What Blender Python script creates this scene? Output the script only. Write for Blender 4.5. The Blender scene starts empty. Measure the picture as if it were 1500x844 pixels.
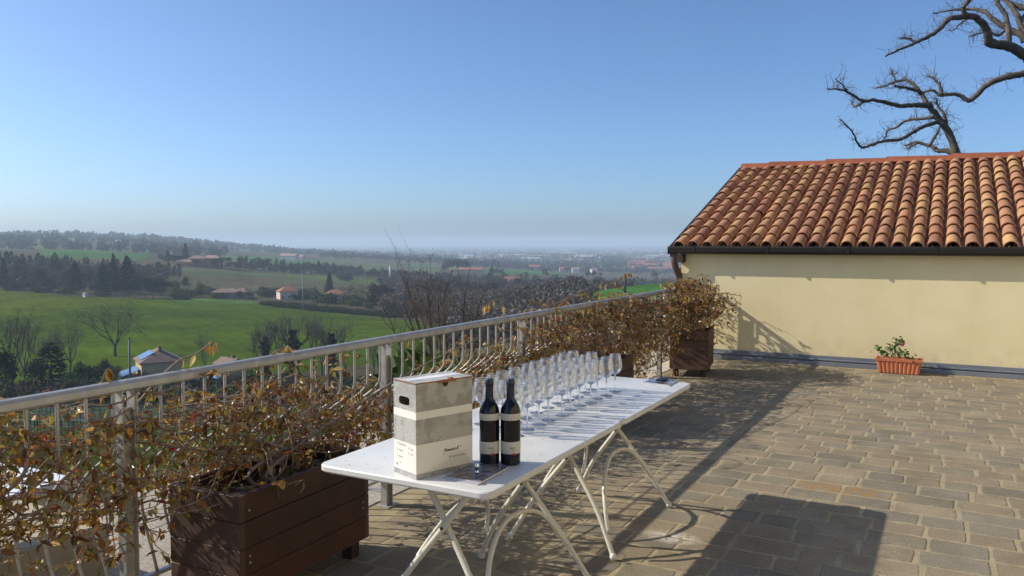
import bpy, math, random
import numpy as np
from math import radians as R, sin, cos, pi
rng = np.random.default_rng(7); random.seed(7)
sc = bpy.context.scene; COL = sc.collection

# ------------------------------------------------------------------ camera
F_PX, PITCH, ROLL, YAW, EYE = 1177.38, 3.292, 0.0, 28.57, 1.571
cd = bpy.data.cameras.new('camera'); cam = bpy.data.objects.new('camera', cd); COL.objects.link(cam)
cam.location = (0, 0, EYE); cam.rotation_euler = (R(90-PITCH), 0, R(YAW))
cd.sensor_width = 36; cd.lens = F_PX/1500*36; cd.clip_start = .05; cd.clip_end = 60000
sc.camera = cam
# ------------------------------------------------------------------ sun and sky
SX, SY = 1.4535, .5116                       # shadow offset per metre of height
SUN_EL = math.atan(1/math.hypot(SX, SY)); SUN_AZ = math.atan2(-SX, -SY)
w = bpy.data.worlds.new('World'); sc.world = w; w.use_nodes = True
nt = w.node_tree; bg = nt.nodes['Background']; sky = nt.nodes.new('ShaderNodeTexSky')
sky.sky_type = 'NISHITA'; sky.sun_disc = False; sky.sun_elevation = SUN_EL; sky.sun_rotation = SUN_AZ % (2*pi)
sky.altitude = 930; sky.air_density = .78; sky.dust_density = 2.8; sky.ozone_density = 5.3
tint = nt.nodes.new('ShaderNodeMix'); tint.data_type = 'RGBA'; tint.blend_type = 'MULTIPLY'; tint.inputs['Factor'].default_value = 1; tint.inputs['B'].default_value = (.93, 1.03, 1.06, 1)
nt.links.new(sky.outputs[0], tint.inputs['A']); nt.links.new(tint.outputs['Result'], bg.inputs[0]); bg.inputs[1].default_value = .15
sd = bpy.data.lights.new('sun', 'SUN'); sun = bpy.data.objects.new('sun', sd); COL.objects.link(sun)
sd.energy = 4.7; sd.angle = R(.53); sd.color = (1, .92, .78)
sun.rotation_euler = (R(90)-SUN_EL, 0, math.atan2(SX, -SY)+pi); sun.location = (-20, -8, 14)
from mathutils import Vector
sun.rotation_euler = Vector((SX, SY, -1)).to_track_quat('-Z', 'Y').to_euler()
sc.view_settings.view_transform = 'Standard'; sc.view_settings.look = 'None'
sc.view_settings.exposure = .12; sc.view_settings.gamma = 1
sc.cycles.max_bounces = 12; sc.cycles.transparent_max_bounces = 32; sc.cycles.volume_bounces = 1
sc.cycles.caustics_reflective = False; sc.cycles.caustics_refractive = False
sc.cycles.use_adaptive_sampling = True; sc.cycles.use_denoising = True

# ------------------------------------------------------------------ picture ray -> place in the world
_y, _p = R(YAW), R(PITCH)
FW = np.array([-sin(_y)*cos(_p), cos(_y)*cos(_p), -sin(_p)]); RT = np.array([cos(_y), sin(_y), 0]); UP = np.cross(RT, FW)
FH = np.array([-sin(_y), cos(_y), 0]); O = np.array([0, 0, EYE])
def ray(x, y): return FW+RT*(x-750)/F_PX-UP*(y-422)/F_PX
def plane(x, y, ax, v):
    d = ray(x, y); return O+d*((v-O[ax])/d[ax])

# ------------------------------------------------------------------ materials
def new_mat(name):
    m = bpy.data.materials.new(name); m.use_nodes = True
    n = m.node_tree; return m, n, n.nodes['Principled BSDF']
def N(n, t, **k):
    o = n.nodes.new(t)
    for a, b in k.items(): setattr(o, a, b)
    return o
def noise(n, scale, detail=4, rough=.6, coord='Object', vec=None):
    t = N(n, 'ShaderNodeTexNoise'); t.inputs['Scale'].default_value = scale; t.inputs['Detail'].default_value = detail; t.inputs['Roughness'].default_value = rough
    if vec is None: vec = N(n, 'ShaderNodeTexCoord').outputs[coord]
    n.links.new(vec, t.inputs['Vector']); return t.outputs[0]
def maprange(n, v, a, b, c, d):
    m = N(n, 'ShaderNodeMapRange'); n.links.new(v, m.inputs[0])
    for i, q in enumerate((a, b, c, d)): m.inputs[i+1].default_value = q
    return m.outputs[0]
def mixc(n, f, a, b, mode='MIX'):
    m = N(n, 'ShaderNodeMix', data_type='RGBA', blend_type=mode)
    for s, q in ((m.inputs['Factor'], f), (m.inputs['A'], a), (m.inputs['B'], b)):
        if isinstance(q, (int, float)): s.default_value = q
        elif isinstance(q, (tuple, list)): s.default_value = (*q[:3], 1)
        else: n.links.new(q, s)
    return m.outputs['Result']
def bump(n, h, strength, dist=.01):
    b = N(n, 'ShaderNodeBump'); b.inputs['Strength'].default_value = strength; b.inputs['Distance'].default_value = dist
    n.links.new(h, b.inputs['Height']); return b.outputs[0]
def mat(name, c=(.5, .5, .5), rough=.6, metal=0, col=False, var=.25, vs=8, bmp=0, bs=60, spec=.5, bd=.004, coat=0):
    m, n, b = new_mat(name)
    base = (*c, 1)
    if col:
        a = N(n, 'ShaderNodeAttribute', attribute_name='Col').outputs[0]
    else: a = c
    f = maprange(n, noise(n, vs), .3, .7, 1-var, 1+var)
    cc = N(n, 'ShaderNodeCombineColor');
    for i in range(3): n.links.new(f, cc.inputs[i])
    n.links.new(mixc(n, 1., a, cc.outputs[0], 'MULTIPLY'), b.inputs['Base Color'])
    b.inputs['Roughness'].default_value = rough; b.inputs['Metallic'].default_value = metal
    b.inputs['Specular IOR Level'].default_value = spec; b.inputs['Coat Weight'].default_value = coat
    if bmp: n.links.new(bump(n, noise(n, bs, 6, .7), bmp, bd), b.inputs['Normal'])
    return m
def leafmat(name, rough=.5, trans=.35, col=True, c=(.1, .1, .1), spec=.5):
    m, n, b = new_mat(name)
    a = N(n, 'ShaderNodeAttribute', attribute_name='Col').outputs[0] if col else None
    b.inputs['Roughness'].default_value = rough; b.inputs['Specular IOR Level'].default_value = spec
    t = N(n, 'ShaderNodeBsdfTranslucent'); mx = N(n, 'ShaderNodeMixShader'); mx.inputs[0].default_value = trans
    if col: n.links.new(a, b.inputs['Base Color']); n.links.new(a, t.inputs[0])
    else: b.inputs['Base Color'].default_value = (*c, 1); t.inputs[0].default_value = (*c, 1)
    n.links.new(b.outputs[0], mx.inputs[1]); n.links.new(t.outputs[0], mx.inputs[2])
    n.links.new(mx.outputs[0], n.nodes['Material Output'].inputs[0]); return m

# ------------------------------------------------------------------ mesh builder
class MB:
    def __init__(s): s.V = []; s.nv = 0; s.L = []; s.S = []; s.C = []; s.M = []
    def add(s, V, Fc, col=(1, 1, 1), mi=0):
        V = np.asarray(V, float).reshape(-1, 3); s.V.append(V)
        for f in Fc: s.L.append(np.asarray(f)+s.nv); s.S.append(np.array([len(f)])); 
        s.C.append(np.tile(np.array([col]), (len(Fc), 1))); s.M.append(np.full(len(Fc), mi)); s.nv += len(V)
    def bulk(s, V, Fq, col, mi=0):            # Fq: (n,k) array of faces, col (n,3)
        s.V.append(V); s.L.append((Fq+s.nv).ravel()); s.S.append(np.full(len(Fq), Fq.shape[1])); s.C.append(np.broadcast_to(col, (len(Fq), 3))); s.M.append(np.full(len(Fq), mi)); s.nv += len(V)
    def inst(s, TV, TF, Rm, off, col, sc_=1.):     # copies of a template: Rm (n,3,3), off (n,3), col (n,3)
        n = len(off); k = len(TV)
        V = np.einsum('nij,kj->nki', Rm, TV)*np.reshape(sc_, (-1, 1, 1))+off[:, None, :]
        for L in sorted(set(len(f) for f in TF)):
            T = np.array([f for f in TF if len(f) == L]); Fq = (T[None]+(np.arange(n)*k)[:, None, None]).reshape(-1, L)
            C = np.repeat(col, len(T), 0)
            if L == sorted(set(len(f) for f in TF))[0]: base = s.nv; s.V.append(V.reshape(-1, 3)); s.nv += n*k
            s.L.append((Fq+base).ravel()); s.S.append(np.full(len(Fq), L)); s.C.append(C); s.M.append(np.zeros(len(Fq), int))
    def box(s, a, b, col=(1, 1, 1), mi=0, M=None, bev=0):
        (x0, y0, z0), (x1, y1, z1) = a, b
        if bev:
            e = bev; V = []
            for z, i in ((z0, e), (z0+e, 0), (z1-e, 0), (z1, e)):
                V += [(x0+i+e*0, y0+i, z), (x1-i, y0+i, z), (x1-i, y1-i, z), (x0+i, y1-i, z)]
            Fc = [(3, 2, 1, 0), (12, 13, 14, 15)]
            for r in range(3):
                for k in range(4): Fc.append((r*4+k, r*4+(k+1) % 4, r*4+4+(k+1) % 4, r*4+4+k))
        else:
            V = [(x0, y0, z0), (x1, y0, z0), (x1, y1, z0), (x0, y1, z0), (x0, y0, z1), (x1, y0, z1), (x1, y1, z1), (x0, y1, z1)]
            Fc = [(3, 2, 1, 0), (4, 5, 6, 7), (0, 1, 5, 4), (1, 2, 6, 5), (2, 3, 7, 6), (3, 0, 4, 7)]
        V = np.array(V, float)
        if M is not None: V = V@np.asarray(M)[:3, :3].T+np.asarray(M)[:3, 3]
        s.add(V, Fc, col, mi)
    def tube(s, P, r, n=8, col=(1, 1, 1), mi=0, cap=True):
        P = np.asarray(P, float); r = np.broadcast_to(np.asarray(r, float), (len(P),))
        T = np.gradient(P, axis=0); T /= np.linalg.norm(T, axis=1)[:, None]+1e-12
        u = np.cross(T[0], (0, 0, 1) if abs(T[0][2]) < .9 else (1, 0, 0)); u /= np.linalg.norm(u)
        a = np.arange(n)*2*pi/n; V = []
        for p, t, q in zip(P, T, r):
            u = u-t*(u@t); u /= np.linalg.norm(u)+1e-12; v = np.cross(t, u)
            V.append(p+q*(np.cos(a)[:, None]*u+np.sin(a)[:, None]*v))
        V = np.concatenate(V); m = len(P); i = np.arange(m-1)[:, None]*n; j = np.arange(n)[None]; jn = (j+1) % n
        Fq = np.stack([i+j, i+jn, i+n+jn, i+n+j], -1).reshape(-1, 4)
        s.bulk(V, Fq, np.array([col]), mi)
        if cap:
            b = s.nv-len(V); s.L += [np.arange(n)[::-1]+b, np.arange(n)+b+(m-1)*n]; s.S += [np.array([n])]*2; s.C.append(np.array([col, col])); s.M.append(np.full(2, mi))
    def lathe(s, prof, n=24, c=(0, 0, 0), col=(1, 1, 1), mi=0, M=None):
        prof = np.array(prof, float); a = np.arange(n)*2*pi/n
        V = np.stack([prof[:, 0, None]*np.cos(a), prof[:, 0, None]*np.sin(a), np.repeat(prof[:, 1, None], n, 1)], -1).reshape(-1, 3)
        if M is not None: V = V@np.asarray(M).T
        V = V+np.array(c); m = len(prof); i = np.arange(m-1)[:, None]*n; j = np.arange(n)[None]; jn = (j+1) % n
        s.bulk(V, np.stack([i+j, i+jn, i+n+jn, i+n+j], -1).reshape(-1, 4), np.array([col]), mi)
    def build(s, name, mats, parent=None, loc=None, smooth=False):
        V = np.concatenate(s.V); L = np.concatenate(s.L).astype(np.int32); S = np.concatenate(s.S).astype(np.int32)
        off = np.zeros(3)
        q = parent
        while q is not None: off += np.array(q.location); q = q.parent
        if parent is None and loc is not None: off = np.array(loc, float)
        me = bpy.data.meshes.new(name); me.vertices.add(len(V)); me.vertices.foreach_set('co', (V-off).astype(np.float32).ravel())
        me.loops.add(len(L)); me.loops.foreach_set('vertex_index', L); me.polygons.add(len(S))
        st = np.concatenate([[0], np.cumsum(S)[:-1]]).astype(np.int32); me.polygons.foreach_set('loop_start', st)
        mi = np.concatenate(s.M).astype(np.int32); me.polygons.foreach_set('material_index', mi)
        if not isinstance(mats, (list, tuple)): mats = [mats]
        for m in mats: me.materials.append(m)
        C = np.repeat(np.concatenate(s.C), S, 0); C = np.concatenate([C, np.ones((len(C), 1))], 1).astype(np.float32)
        me.update(calc_edges=True); at = me.color_attributes.new('Col', 'FLOAT_COLOR', 'CORNER'); at.data.foreach_set('color', C.ravel())
        me.validate(); 
        me.polygons.foreach_set('use_smooth', np.full(len(me.polygons), bool(smooth)))
        o = bpy.data.objects.new(name, me); COL.objects.link(o)
        if parent is not None: o.parent = parent
        elif loc is not None: o.location = loc
        return o
def smooth_angle(o, deg=35):
    me = o.data; me.polygons.foreach_set('use_smooth', np.ones(len(me.polygons), bool)); me.set_sharp_from_angle(angle=R(deg))
def tag(o, label=None, cat=None, group=None, kind=None):
    if label: o['label'] = label
    if cat: o['category'] = cat
    if group: o['group'] = group
    if kind: o['kind'] = kind
    return o
def thing(name, label, cat, loc, group=None):
    o = bpy.data.objects.new(name, None); COL.objects.link(o); o.location = loc; o.empty_display_size = .1
    return tag(o, label, cat, group)
def dup(root, loc, rz=0, scale=1., label=None):
    r = root.copy(); COL.objects.link(r); r.location = loc; r.rotation_euler = (0, 0, rz)
    r.scale = scale if isinstance(scale, (tuple, list)) else (scale,)*3
    if label: r['label'] = label
    for ch in list(root.children):
        c = ch.copy(); COL.objects.link(c); c.parent = r
        for g in ch.children:
            d = g.copy(); COL.objects.link(d); d.parent = c
    return r
def frame(o, x, y, z):
    M = np.eye(4); M[:3, 0] = x; M[:3, 1] = y; M[:3, 2] = z; M[:3, 3] = o; return M
def smoothline(P, n=6):
    P = np.asarray(P, float); Q = np.vstack([2*P[0]-P[1], P, 2*P[-1]-P[-2]]); out = []
    for i in range(1, len(Q)-2):
        for t in np.arange(n)/n:
            a, b, c, d = Q[i-1:i+3]; out.append(.5*((2*b)+(-a+c)*t+(2*a-5*b+4*c-d)*t*t+(-a+3*b-3*c+d)*t**3))
    out.append(P[-1]); return np.array(out)
def rotmats(n, yaw=None, tilt=None, roll=None):
    y = rng.uniform(0, 2*pi, n) if yaw is None else yaw; t = rng.uniform(-1, 1, n) if tilt is None else tilt; r = rng.uniform(-1, 1, n) if roll is None else roll
    c, s_ = np.cos, np.sin; Z = np.zeros(n); I = np.ones(n)
    Ry = np.stack([c(y), -s_(y), Z, s_(y), c(y), Z, Z, Z, I], 1).reshape(-1, 3, 3)
    Rt = np.stack([I, Z, Z, Z, c(t), -s_(t), Z, s_(t), c(t)], 1).reshape(-1, 3, 3)
    Rr = np.stack([c(r), Z, s_(r), Z, I, Z, -s_(r), Z, c(r)], 1).reshape(-1, 3, 3)
    return Ry@Rt@Rr

# ================================================================== TERRAIN
DK = np.array([4, 9, 14, 20, 30, 45, 60, 90, 130, 180, 240, 300, 350, 420, 480, 560, 650, 750, 850, 1000, 1200, 1500, 1850, 2500, 3200, 4500, 7000, 12000, 26000])
CK = [-900, -300, 0, 150, 300, 450, 600, 750, 860, 960, 1400, 2400]
near = [-1.6, -2, -2.6, -4, -6.2, -9.5, -13, -18.5, -25, -30.5]
H_ = {
 0: [-31, -30, -29, -28.5, -28.5, -26, -17, -15, -14, -9, -10, -6, 8, 24, 24, -12, -60, -75, -80],
 150: [-31, -30, -29.5, -29.5, -30, -27, -18, -17, -15, -6, -8, -4, 4, 19, 16, -22, -62, -75, -80],
 300: [-31.5, -31, -31, -31.5, -31, -30, -28.5, -27, -22, -22, -19, -18, -15, 0, 8, -40, -66, -75, -80],
 450: [-32, -32, -31.5, -31.5, -33, -32.5, -31, -30, -31, -31, -28, -26, -30, -42, -52, -66, -70, -75, -80],
 600: [-33, -33.5, -34, -36, -37, -39, -41, -43, -44, -45, -45, -47, -50, -58, -62, -68, -72, -76, -80],
 750: [-29, -31, -33, -36, -38, -40, -42, -44, -45, -46, -48, -49, -52, -60, -65, -69, -72, -76, -80],
 860: [-22, -21, -19.5, -20, -32, -42, -44, -46, -48, -50, -52, -55, -60, -65, -67, -70, -72, -76, -80],
 960: [-18, -17.5, -16.5, -17.5, -28, -40, -45, -48, -50, -52, -55, -60, -64, -67, -68, -70, -72, -76, -80],
}
H_[-900] = H_[-300] = H_[0]; H_[1400] = H_[2400] = H_[960]
TB = np.array([near+H_[c] for c in CK])
LG = np.linspace(math.log(3), math.log(30000), 260); UG = np.linspace(-900, 2400, 200)
G = np.array([np.interp(LG, np.log(DK), r) for r in TB]); G = np.array([np.interp(UG, CK, G[:, i]) for i in range(len(LG))])   # [logd,u]
def blur(a, k, ax):
    for _ in range(3):
        p = np.pad(a, [(k, k) if i == ax else (0, 0) for i in range(2)], mode='edge'); c = np.cumsum(p, ax)
        c = np.insert(c, 0, 0, ax); n_ = a.shape[ax]; a = (np.take(c, np.arange(n_)+2*k+1, ax)-np.take(c, np.arange(n_), ax))/(2*k+1)
    return a
G = blur(blur(G, 2, 0), 5, 1)
def ground(x, y):
    x = np.asarray(x, float); y = np.asarray(y, float)
    d = x*FH[0]+y*FH[1]; l = x*RT[0]+y*RT[1]; r = np.hypot(x, y)
    ang = np.arctan2(l, d); u = 750+F_PX*np.tan(np.clip(ang, -1.05, 1.05)); dd = np.where(np.abs(ang) < 1.05, d, r*.5)
    a = np.clip((np.log(np.maximum(dd, 3.01))-LG[0])/(LG[1]-LG[0]), 0, len(LG)-1.001); b = np.clip((u-UG[0])/(UG[1]-UG[0]), 0, len(UG)-1.001)
    i = a.astype(int); j = b.astype(int); fa = a-i; fb = b-j
    z = (G[i, j]*(1-fb)+G[i, j+1]*fb)*(1-fa)+(G[i+1, j]*(1-fb)+G[i+1, j+1]*fb)*fa
    wob = np.sin(x*.021+y*.013)*np.sin(y*.017-x*.009+1)*np.clip(dd/400, 0, 1)*1.0+np.sin(x*.0061+2)*np.sin(y*.0053)*np.clip((dd-900)/800, 0, 1)*np.clip((6000-dd)/3000, 0, 1)*6
    return z+wob
def at(px, row):                               # where the ray through a picture point meets the land
    d = ray(px, row); s_ = np.geomspace(8, 26000, 2500); P = O+d*s_[:, None]; k = np.nonzero(P[:, 2] < ground(P[:, 0], P[:, 1]))[0]
    return P[k[0] if len(k) else -1]
def spot(px, depth):                           # a spot on the land at a bearing and a distance
    l = (px-750)/F_PX*depth; x, y = FH[0]*depth+RT[0]*l, FH[1]*depth+RT[1]*l
    return np.array([x, y, float(ground(x, y))])
def inside(px, py, poly):
    r = np.zeros(px.shape, bool); n = len(poly)
    for i in range(n):
        x0, y0 = poly[i][:2]; x1, y1 = poly[(i+1) % n][:2]
        c = ((y0 > py) != (y1 > py)) & (px < (x1-x0)*(py-y0)/(y1-y0+1e-12)+x0); r ^= c
    return r
GR = (.056, .096, .007)
def dpoly(pts): return [spot(p, d)[:2] for p, d in pts]
FIELDS = [  # (outline as bearing, distance ; colour)
 (dpoly([(-400, 165), (120, 150), (400, 190), (560, 215), (650, 260), (640, 330), (590, 360), (480, 400), (380, 440), (280, 450), (180, 440), (100, 455), (0, 485), (-400, 500)]), GR),
 (dpoly([(-400, 300), (60, 330), (150, 390), (230, 400), (200, 445), (100, 450), (0, 480), (-400, 490)]), (.075, .105, .006)),
 (dpoly([(270, 440), (330, 425), (420, 425), (330, 455), (240, 500)]), (.075, .13, .025)),
 (dpoly([(230, 580), (330, 560), (470, 600), (520, 690), (420, 760), (230, 780)]), (.10, .095, .055)),
 (dpoly([(240, 720), (330, 760), (440, 790), (400, 700), (300, 650)]), (.075, .10, .04)),
 (dpoly([(420, 690), (560, 740), (620, 830), (560, 860), (420, 820)]), (.085, .12, .03)),
 (dpoly([(60, 820), (210, 850), (220, 1120), (60, 1150)]), (.055, .13, .03)),
 (dpoly([(310, 1000), (520, 1010), (560, 1350), (420, 1500), (330, 1450)]), (.065, .125, .04)),
 (dpoly([(440, 1000), (640, 1080), (640, 1420), (470, 1560)]), (.095, .12, .055)),
 (dpoly([(430, 1700), (640, 1620), (660, 2050), (440, 2100)]), (.13, .10, .075)),
 (dpoly([(660, 1150), (800, 1230), (845, 1330), (800, 1600), (660, 1560)]), (.045, .115, .025)),
 (dpoly([(600, 1350), (660, 1330), (670, 1620), (600, 1620)]), (.07, .11, .05)),
 (dpoly([(810, 1050), (960, 1150), (1000, 1500), (850, 1450)]), (.10, .095, .07)),
 (dpoly([(815, 235), (1500, 180), (1700, 440), (960, 445), (880, 430), (830, 350)]), (.042, .125, .018)),
 (dpoly([(700, 2100), (860, 2200), (980, 2500), (700, 2600)]), (.06, .10, .05)),
 (dpoly([(-300, 1500), (110, 1600), (170, 2050), (-300, 2100)]), (.11, .15, .06)),
 (dpoly([(-200, 1100), (60, 1180), (90, 1420), (-200, 1450)]), (.10, .14, .06)),
 (dpoly([(180, 1500), (320, 1500), (380, 2000), (180, 2050)]), (.06, .11, .04)),
]
lat = np.unique(np.concatenate([np.linspace(-180, -50, 60), np.linspace(-50, 50, 560), np.linspace(50, 180, 60)]))
ang = R(1)*lat; rad = np.geomspace(5, 26000, 560)
A_, D_ = np.meshgrid(ang, rad); TX = np.sin(A_)*RT[0]*D_+np.cos(A_)*FH[0]*D_; TY = np.sin(A_)*RT[1]*D_+np.cos(A_)*FH[1]*D_
TZ = ground(TX, TY); nC = len(lat)
colr = np.empty(TX.shape+(3,)); far = np.clip((D_-1500)/2500, 0, 1)[..., None]
colr[:] = (.085, .078, .045); colr[:] = colr*(1-far)+np.array((.08, .098, .058))*far
pat = (np.sin(TX*.011+np.sin(TY*.007)*2)*np.sin(TY*.009+np.sin(TX*.006)*2) > .25) & (D_ > 1800)
colr[pat] = (.06, .10, .04)
pat = (np.sin(TX*.0068+1+np.sin(TY*.004)*2)*np.sin(TY*.0072+2) > .45) & (D_ > 2300); colr[pat] = (.12, .105, .075)
colr[(D_ < 150) & (D_ > 20)] = (.045, .075, .02)
for poly, c in FIELDS: colr[inside(TX, TY, poly)] = c
b = MB(); i = np.arange(len(rad)-1)[:, None]*nC; j = np.arange(nC-1)[None]
Fq = np.stack([i+j, i+j+1, i+nC+j+1, i+nC+j], -1).reshape(-1, 4)
b.bulk(np.stack([TX, TY, TZ], -1).reshape(-1, 3), Fq, colr[:-1, :-1].reshape(-1, 3))
m, n, bs_ = new_mat('countryside')
a = N(n, 'ShaderNodeAttribute', attribute_name='Col').outputs[0]
f1 = maprange(n, noise(n, .012, 8, .7), .3, .7, .68, 1.38); f2 = maprange(n, noise(n, .35, 5, .7), .3, .7, .72, 1.28); fm = N(n, 'ShaderNodeMath', operation='MULTIPLY'); n.links.new(f1, fm.inputs[0]); n.links.new(maprange(n, noise(n, .055, 5, .7), .32, .68, .74, 1.28), fm.inputs[1]); f1 = fm.outputs[0]
wv = N(n, 'ShaderNodeTexWave'); wv.inputs['Scale'].default_value = .055; wv.inputs['Distortion'].default_value = 3.5; wv.inputs['Detail'].default_value = 3; wv.inputs['Detail Scale'].default_value = .25
mp = N(n, 'ShaderNodeMapping'); mp.inputs['Rotation'].default_value = (0, 0, R(118)); n.links.new(N(n, 'ShaderNodeTexCoord').outputs['Object'], mp.inputs[0]); n.links.new(mp.outputs[0], wv.inputs[0])
f3 = maprange(n, wv.outputs['Fac'], 0, 1, .93, 1.05)
mm = N(n, 'ShaderNodeMath', operation='MULTIPLY'); n.links.new(f1, mm.inputs[0]); n.links.new(f2, mm.inputs[1])
wv2 = N(n, 'ShaderNodeTexWave'); wv2.inputs['Scale'].default_value = .16; wv2.inputs['Distortion'].default_value = 1.5; wv2.inputs['Detail'].default_value = 2; wv2.inputs['Detail Scale'].default_value = .1
mp2 = N(n, 'ShaderNodeMapping'); mp2.inputs['Rotation'].default_value = (0, 0, R(62)); n.links.new(N(n, 'ShaderNodeTexCoord').outputs['Object'], mp2.inputs[0]); n.links.new(mp2.outputs[0], wv2.inputs[0])
trk = N(n, 'ShaderNodeMath', operation='MULTIPLY'); n.links.new(maprange(n, wv2.outputs['Fac'], .9, .99, 0, 1), trk.inputs[0]); n.links.new(maprange(n, noise(n, .02, 3), .45, .6, 0, .45), trk.inputs[1])
inv = maprange(n, trk.outputs[0], 0, 1, 1, 0); m0 = N(n, 'ShaderNodeMath', operation='MULTIPLY'); n.links.new(f3, m0.inputs[0]); n.links.new(inv, m0.inputs[1]); f3 = m0.outputs[0]
mm2 = N(n, 'ShaderNodeMath', operation='MULTIPLY'); n.links.new(mm.outputs[0], mm2.inputs[0]); n.links.new(f3, mm2.inputs[1])
cc = N(n, 'ShaderNodeCombineColor'); [n.links.new(mm2.outputs[0], cc.inputs[k]) for k in range(3)]
c1 = mixc(n, 1., a, cc.outputs[0], 'MULTIPLY'); c2 = mixc(n, maprange(n, noise(n, .03, 4), .5, .75, 0, .45), c1, mixc(n, 1., c1, (1.5, .95, .8), 'MULTIPLY'))
n.links.new(c2, bs_.inputs['Base Color']); bs_.inputs['Roughness'].default_value = .95; bs_.inputs['Specular IOR Level'].default_value = 0
tag(b.build('terrain', m, smooth=True), kind='structure')

# ------------------------------------------------------------------ haze
b = MB(); b.box((-21000, -21000, -90), (21000, 21000, 62))
m, n, bs_ = new_mat('haze_air'); n.nodes.remove(bs_)
v = N(n, 'ShaderNodeVolumePrincipled'); v.inputs['Color'].default_value = (.70, .84, 1, 1); v.inputs['Density'].default_value = 2.2e-4; v.inputs['Anisotropy'].default_value = .1
n.links.new(v.outputs[0], n.nodes['Material Output'].inputs['Volume'])
tag(b.build('haze', m), kind='stuff', label='thin blue haze lying over the valley and plain', cat='haze')

# ================================================================== TERRACE
XR = -2.916                                     # line of the railing
slabm = mat('joint_sand', (.345, .285, .175), .95, var=.2, vs=6, bmp=.3, bs=220, spec=.1)
b = MB(); b.box((XR-.09, -8, -3.2), (9, 10.82, -.0022)); tag(b.build('terrace_ground', slabm), kind='structure')
# pavers: one relief of dressed stones laid in courses
b = MB(); y = -2.0; TV = None
pal = np.array([1.03, 1.0, .89])*np.array([(.225, .19, .145), (.24, .20, .15), (.205, .18, .142), (.25, .208, .158), (.228, .188, .145), (.20, .178, .148), (.25, .215, .165)])
nrow = 0
while y < 10.72:
    hgt = rng.uniform(.155, .2) if y > 6.2 else rng.uniform(.185, .235)
    gap = rng.uniform(.009, .017); x = XR-.05+rng.uniform(0, .2)
    wv_ = rng.uniform(-.01, .01)
    while x < 5.2:
        ln = rng.choice([rng.uniform(.19, .24), rng.uniform(.25, .34), rng.uniform(.27, .36)]); gx = rng.uniform(.008, .026)
        x0, x1, y0, y1 = x+gx/2, min(x+ln, 5.2)-gx/2, y+gap/2, min(y+hgt, 10.72)-gap/2
        if x1-x0 > .04 and y1-y0 > .04:
            pts = []
            for k in range(5): pts.append((x0+(x1-x0)*k/5, y0))
            for k in range(3): pts.append((x1, y0+(y1-y0)*k/3))
            for k in range(5): pts.append((x1-(x1-x0)*k/5, y1))
            for k in range(3): pts.append((x0, y1-(y1-y0)*k/3))
            P = np.array(pts)+rng.uniform(-.0035, .0035, (16, 2))*(1 if rng.random() < .6 else 2); c = P.mean(0)
            ca = np.array([(x0, y0), (x1, y0), (x1, y1), (x0, y1)]);
            for q in (0, 5, 8, 13): P[q] += (c-P[q])*rng.uniform(.0, .03)
            dz = rng.uniform(-.0006, .0012); tx, ty = rng.uniform(-.003, .003, 2)
            rim = c+(P-c)*(1-.005/max(.05, (y1-y0)/2)); 
            z0 = np.full(16, -.012); z1 = dz-.0028+(P[:, 0]-c[0])*tx+(P[:, 1]-c[1])*ty; z2 = dz+(rim[:, 0]-c[0])*tx+(rim[:, 1]-c[1])*ty
            V = np.vstack([np.c_[P, z0], np.c_[P, z1], np.c_[rim, z2]])
            Fc = [tuple(range(32, 48))]+[(r*16+k, r*16+(k+1) % 16, r*16+16+(k+1) % 16, r*16+16+k) for r in range(2) for k in range(16)]
            b.add(V, Fc, pal[rng.integers(len(pal))]*rng.uniform(.93, 1.07))
        x += ln
    y += hgt; nrow += 1
m, n, bs_ = new_mat('paving_stone')
a = N(n, 'ShaderNodeAttribute', attribute_name='Col').outputs[0]
obj_c = N(n, 'ShaderNodeTexCoord').outputs['Object']
g1 = maprange(n, noise(n, 80, 6, .85), .3, .7, .55, 1.5); g2 = maprange(n, noise(n, 3, 5, .6), .3, .7, .82, 1.2)
mm = N(n, 'ShaderNodeMath', operation='MULTIPLY'); n.links.new(g1, mm.inputs[0]); n.links.new(g2, mm.inputs[1])
cc = N(n, 'ShaderNodeCombineColor'); [n.links.new(mm.outputs[0], cc.inputs[k]) for k in range(3)]
c1 = mixc(n, 1., a, cc.outputs[0], 'MULTIPLY')
c1 = mixc(n, maprange(n, noise(n, 7, 6, .7), .56, .75, 0, .55), c1, (.37, .30, .19))       # sand trodden over the stones
def spotmask(cx, cy, rx, ry, th=.52, sc_=9):
    sx_ = N(n, 'ShaderNodeSeparateXYZ'); n.links.new(obj_c, sx_.inputs[0]); out = []
    for k, (c0, r0) in enumerate(((cx, rx), (cy, ry))):
        s1 = N(n, 'ShaderNodeMath', operation='SUBTRACT'); n.links.new(sx_.outputs[k], s1.inputs[0]); s1.inputs[1].default_value = c0
        s2 = N(n, 'ShaderNodeMath', operation='DIVIDE'); n.links.new(s1.outputs[0], s2.inputs[0]); s2.inputs[1].default_value = r0
        s3 = N(n, 'ShaderNodeMath', operation='POWER'); n.links.new(s2.outputs[0], s3.inputs[0]); s3.inputs[1].default_value = 2; out.append(s3.outputs[0])
    s4 = N(n, 'ShaderNodeMath', operation='ADD'); [n.links.new(out[k], s4.inputs[k]) for k in range(2)]
    e = maprange(n, s4.outputs[0], 0, 1, 1, 0); nn = maprange(n, noise(n, sc_, 5, .7), th-.06, th+.06, 0, 1)
    s5 = N(n, 'ShaderNodeMath', operation='MULTIPLY'); n.links.new(e, s5.inputs[0]); n.links.new(nn, s5.inputs[1]); return s5.outputs[0]
q1 = plane(1240, 718, 2, 0); q2 = plane(985, 787, 2, 0)
c1 = mixc(n, spotmask(q1[0], q1[1], .42, .17, .50, 11), c1, (.31, .19, .08))
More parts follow.
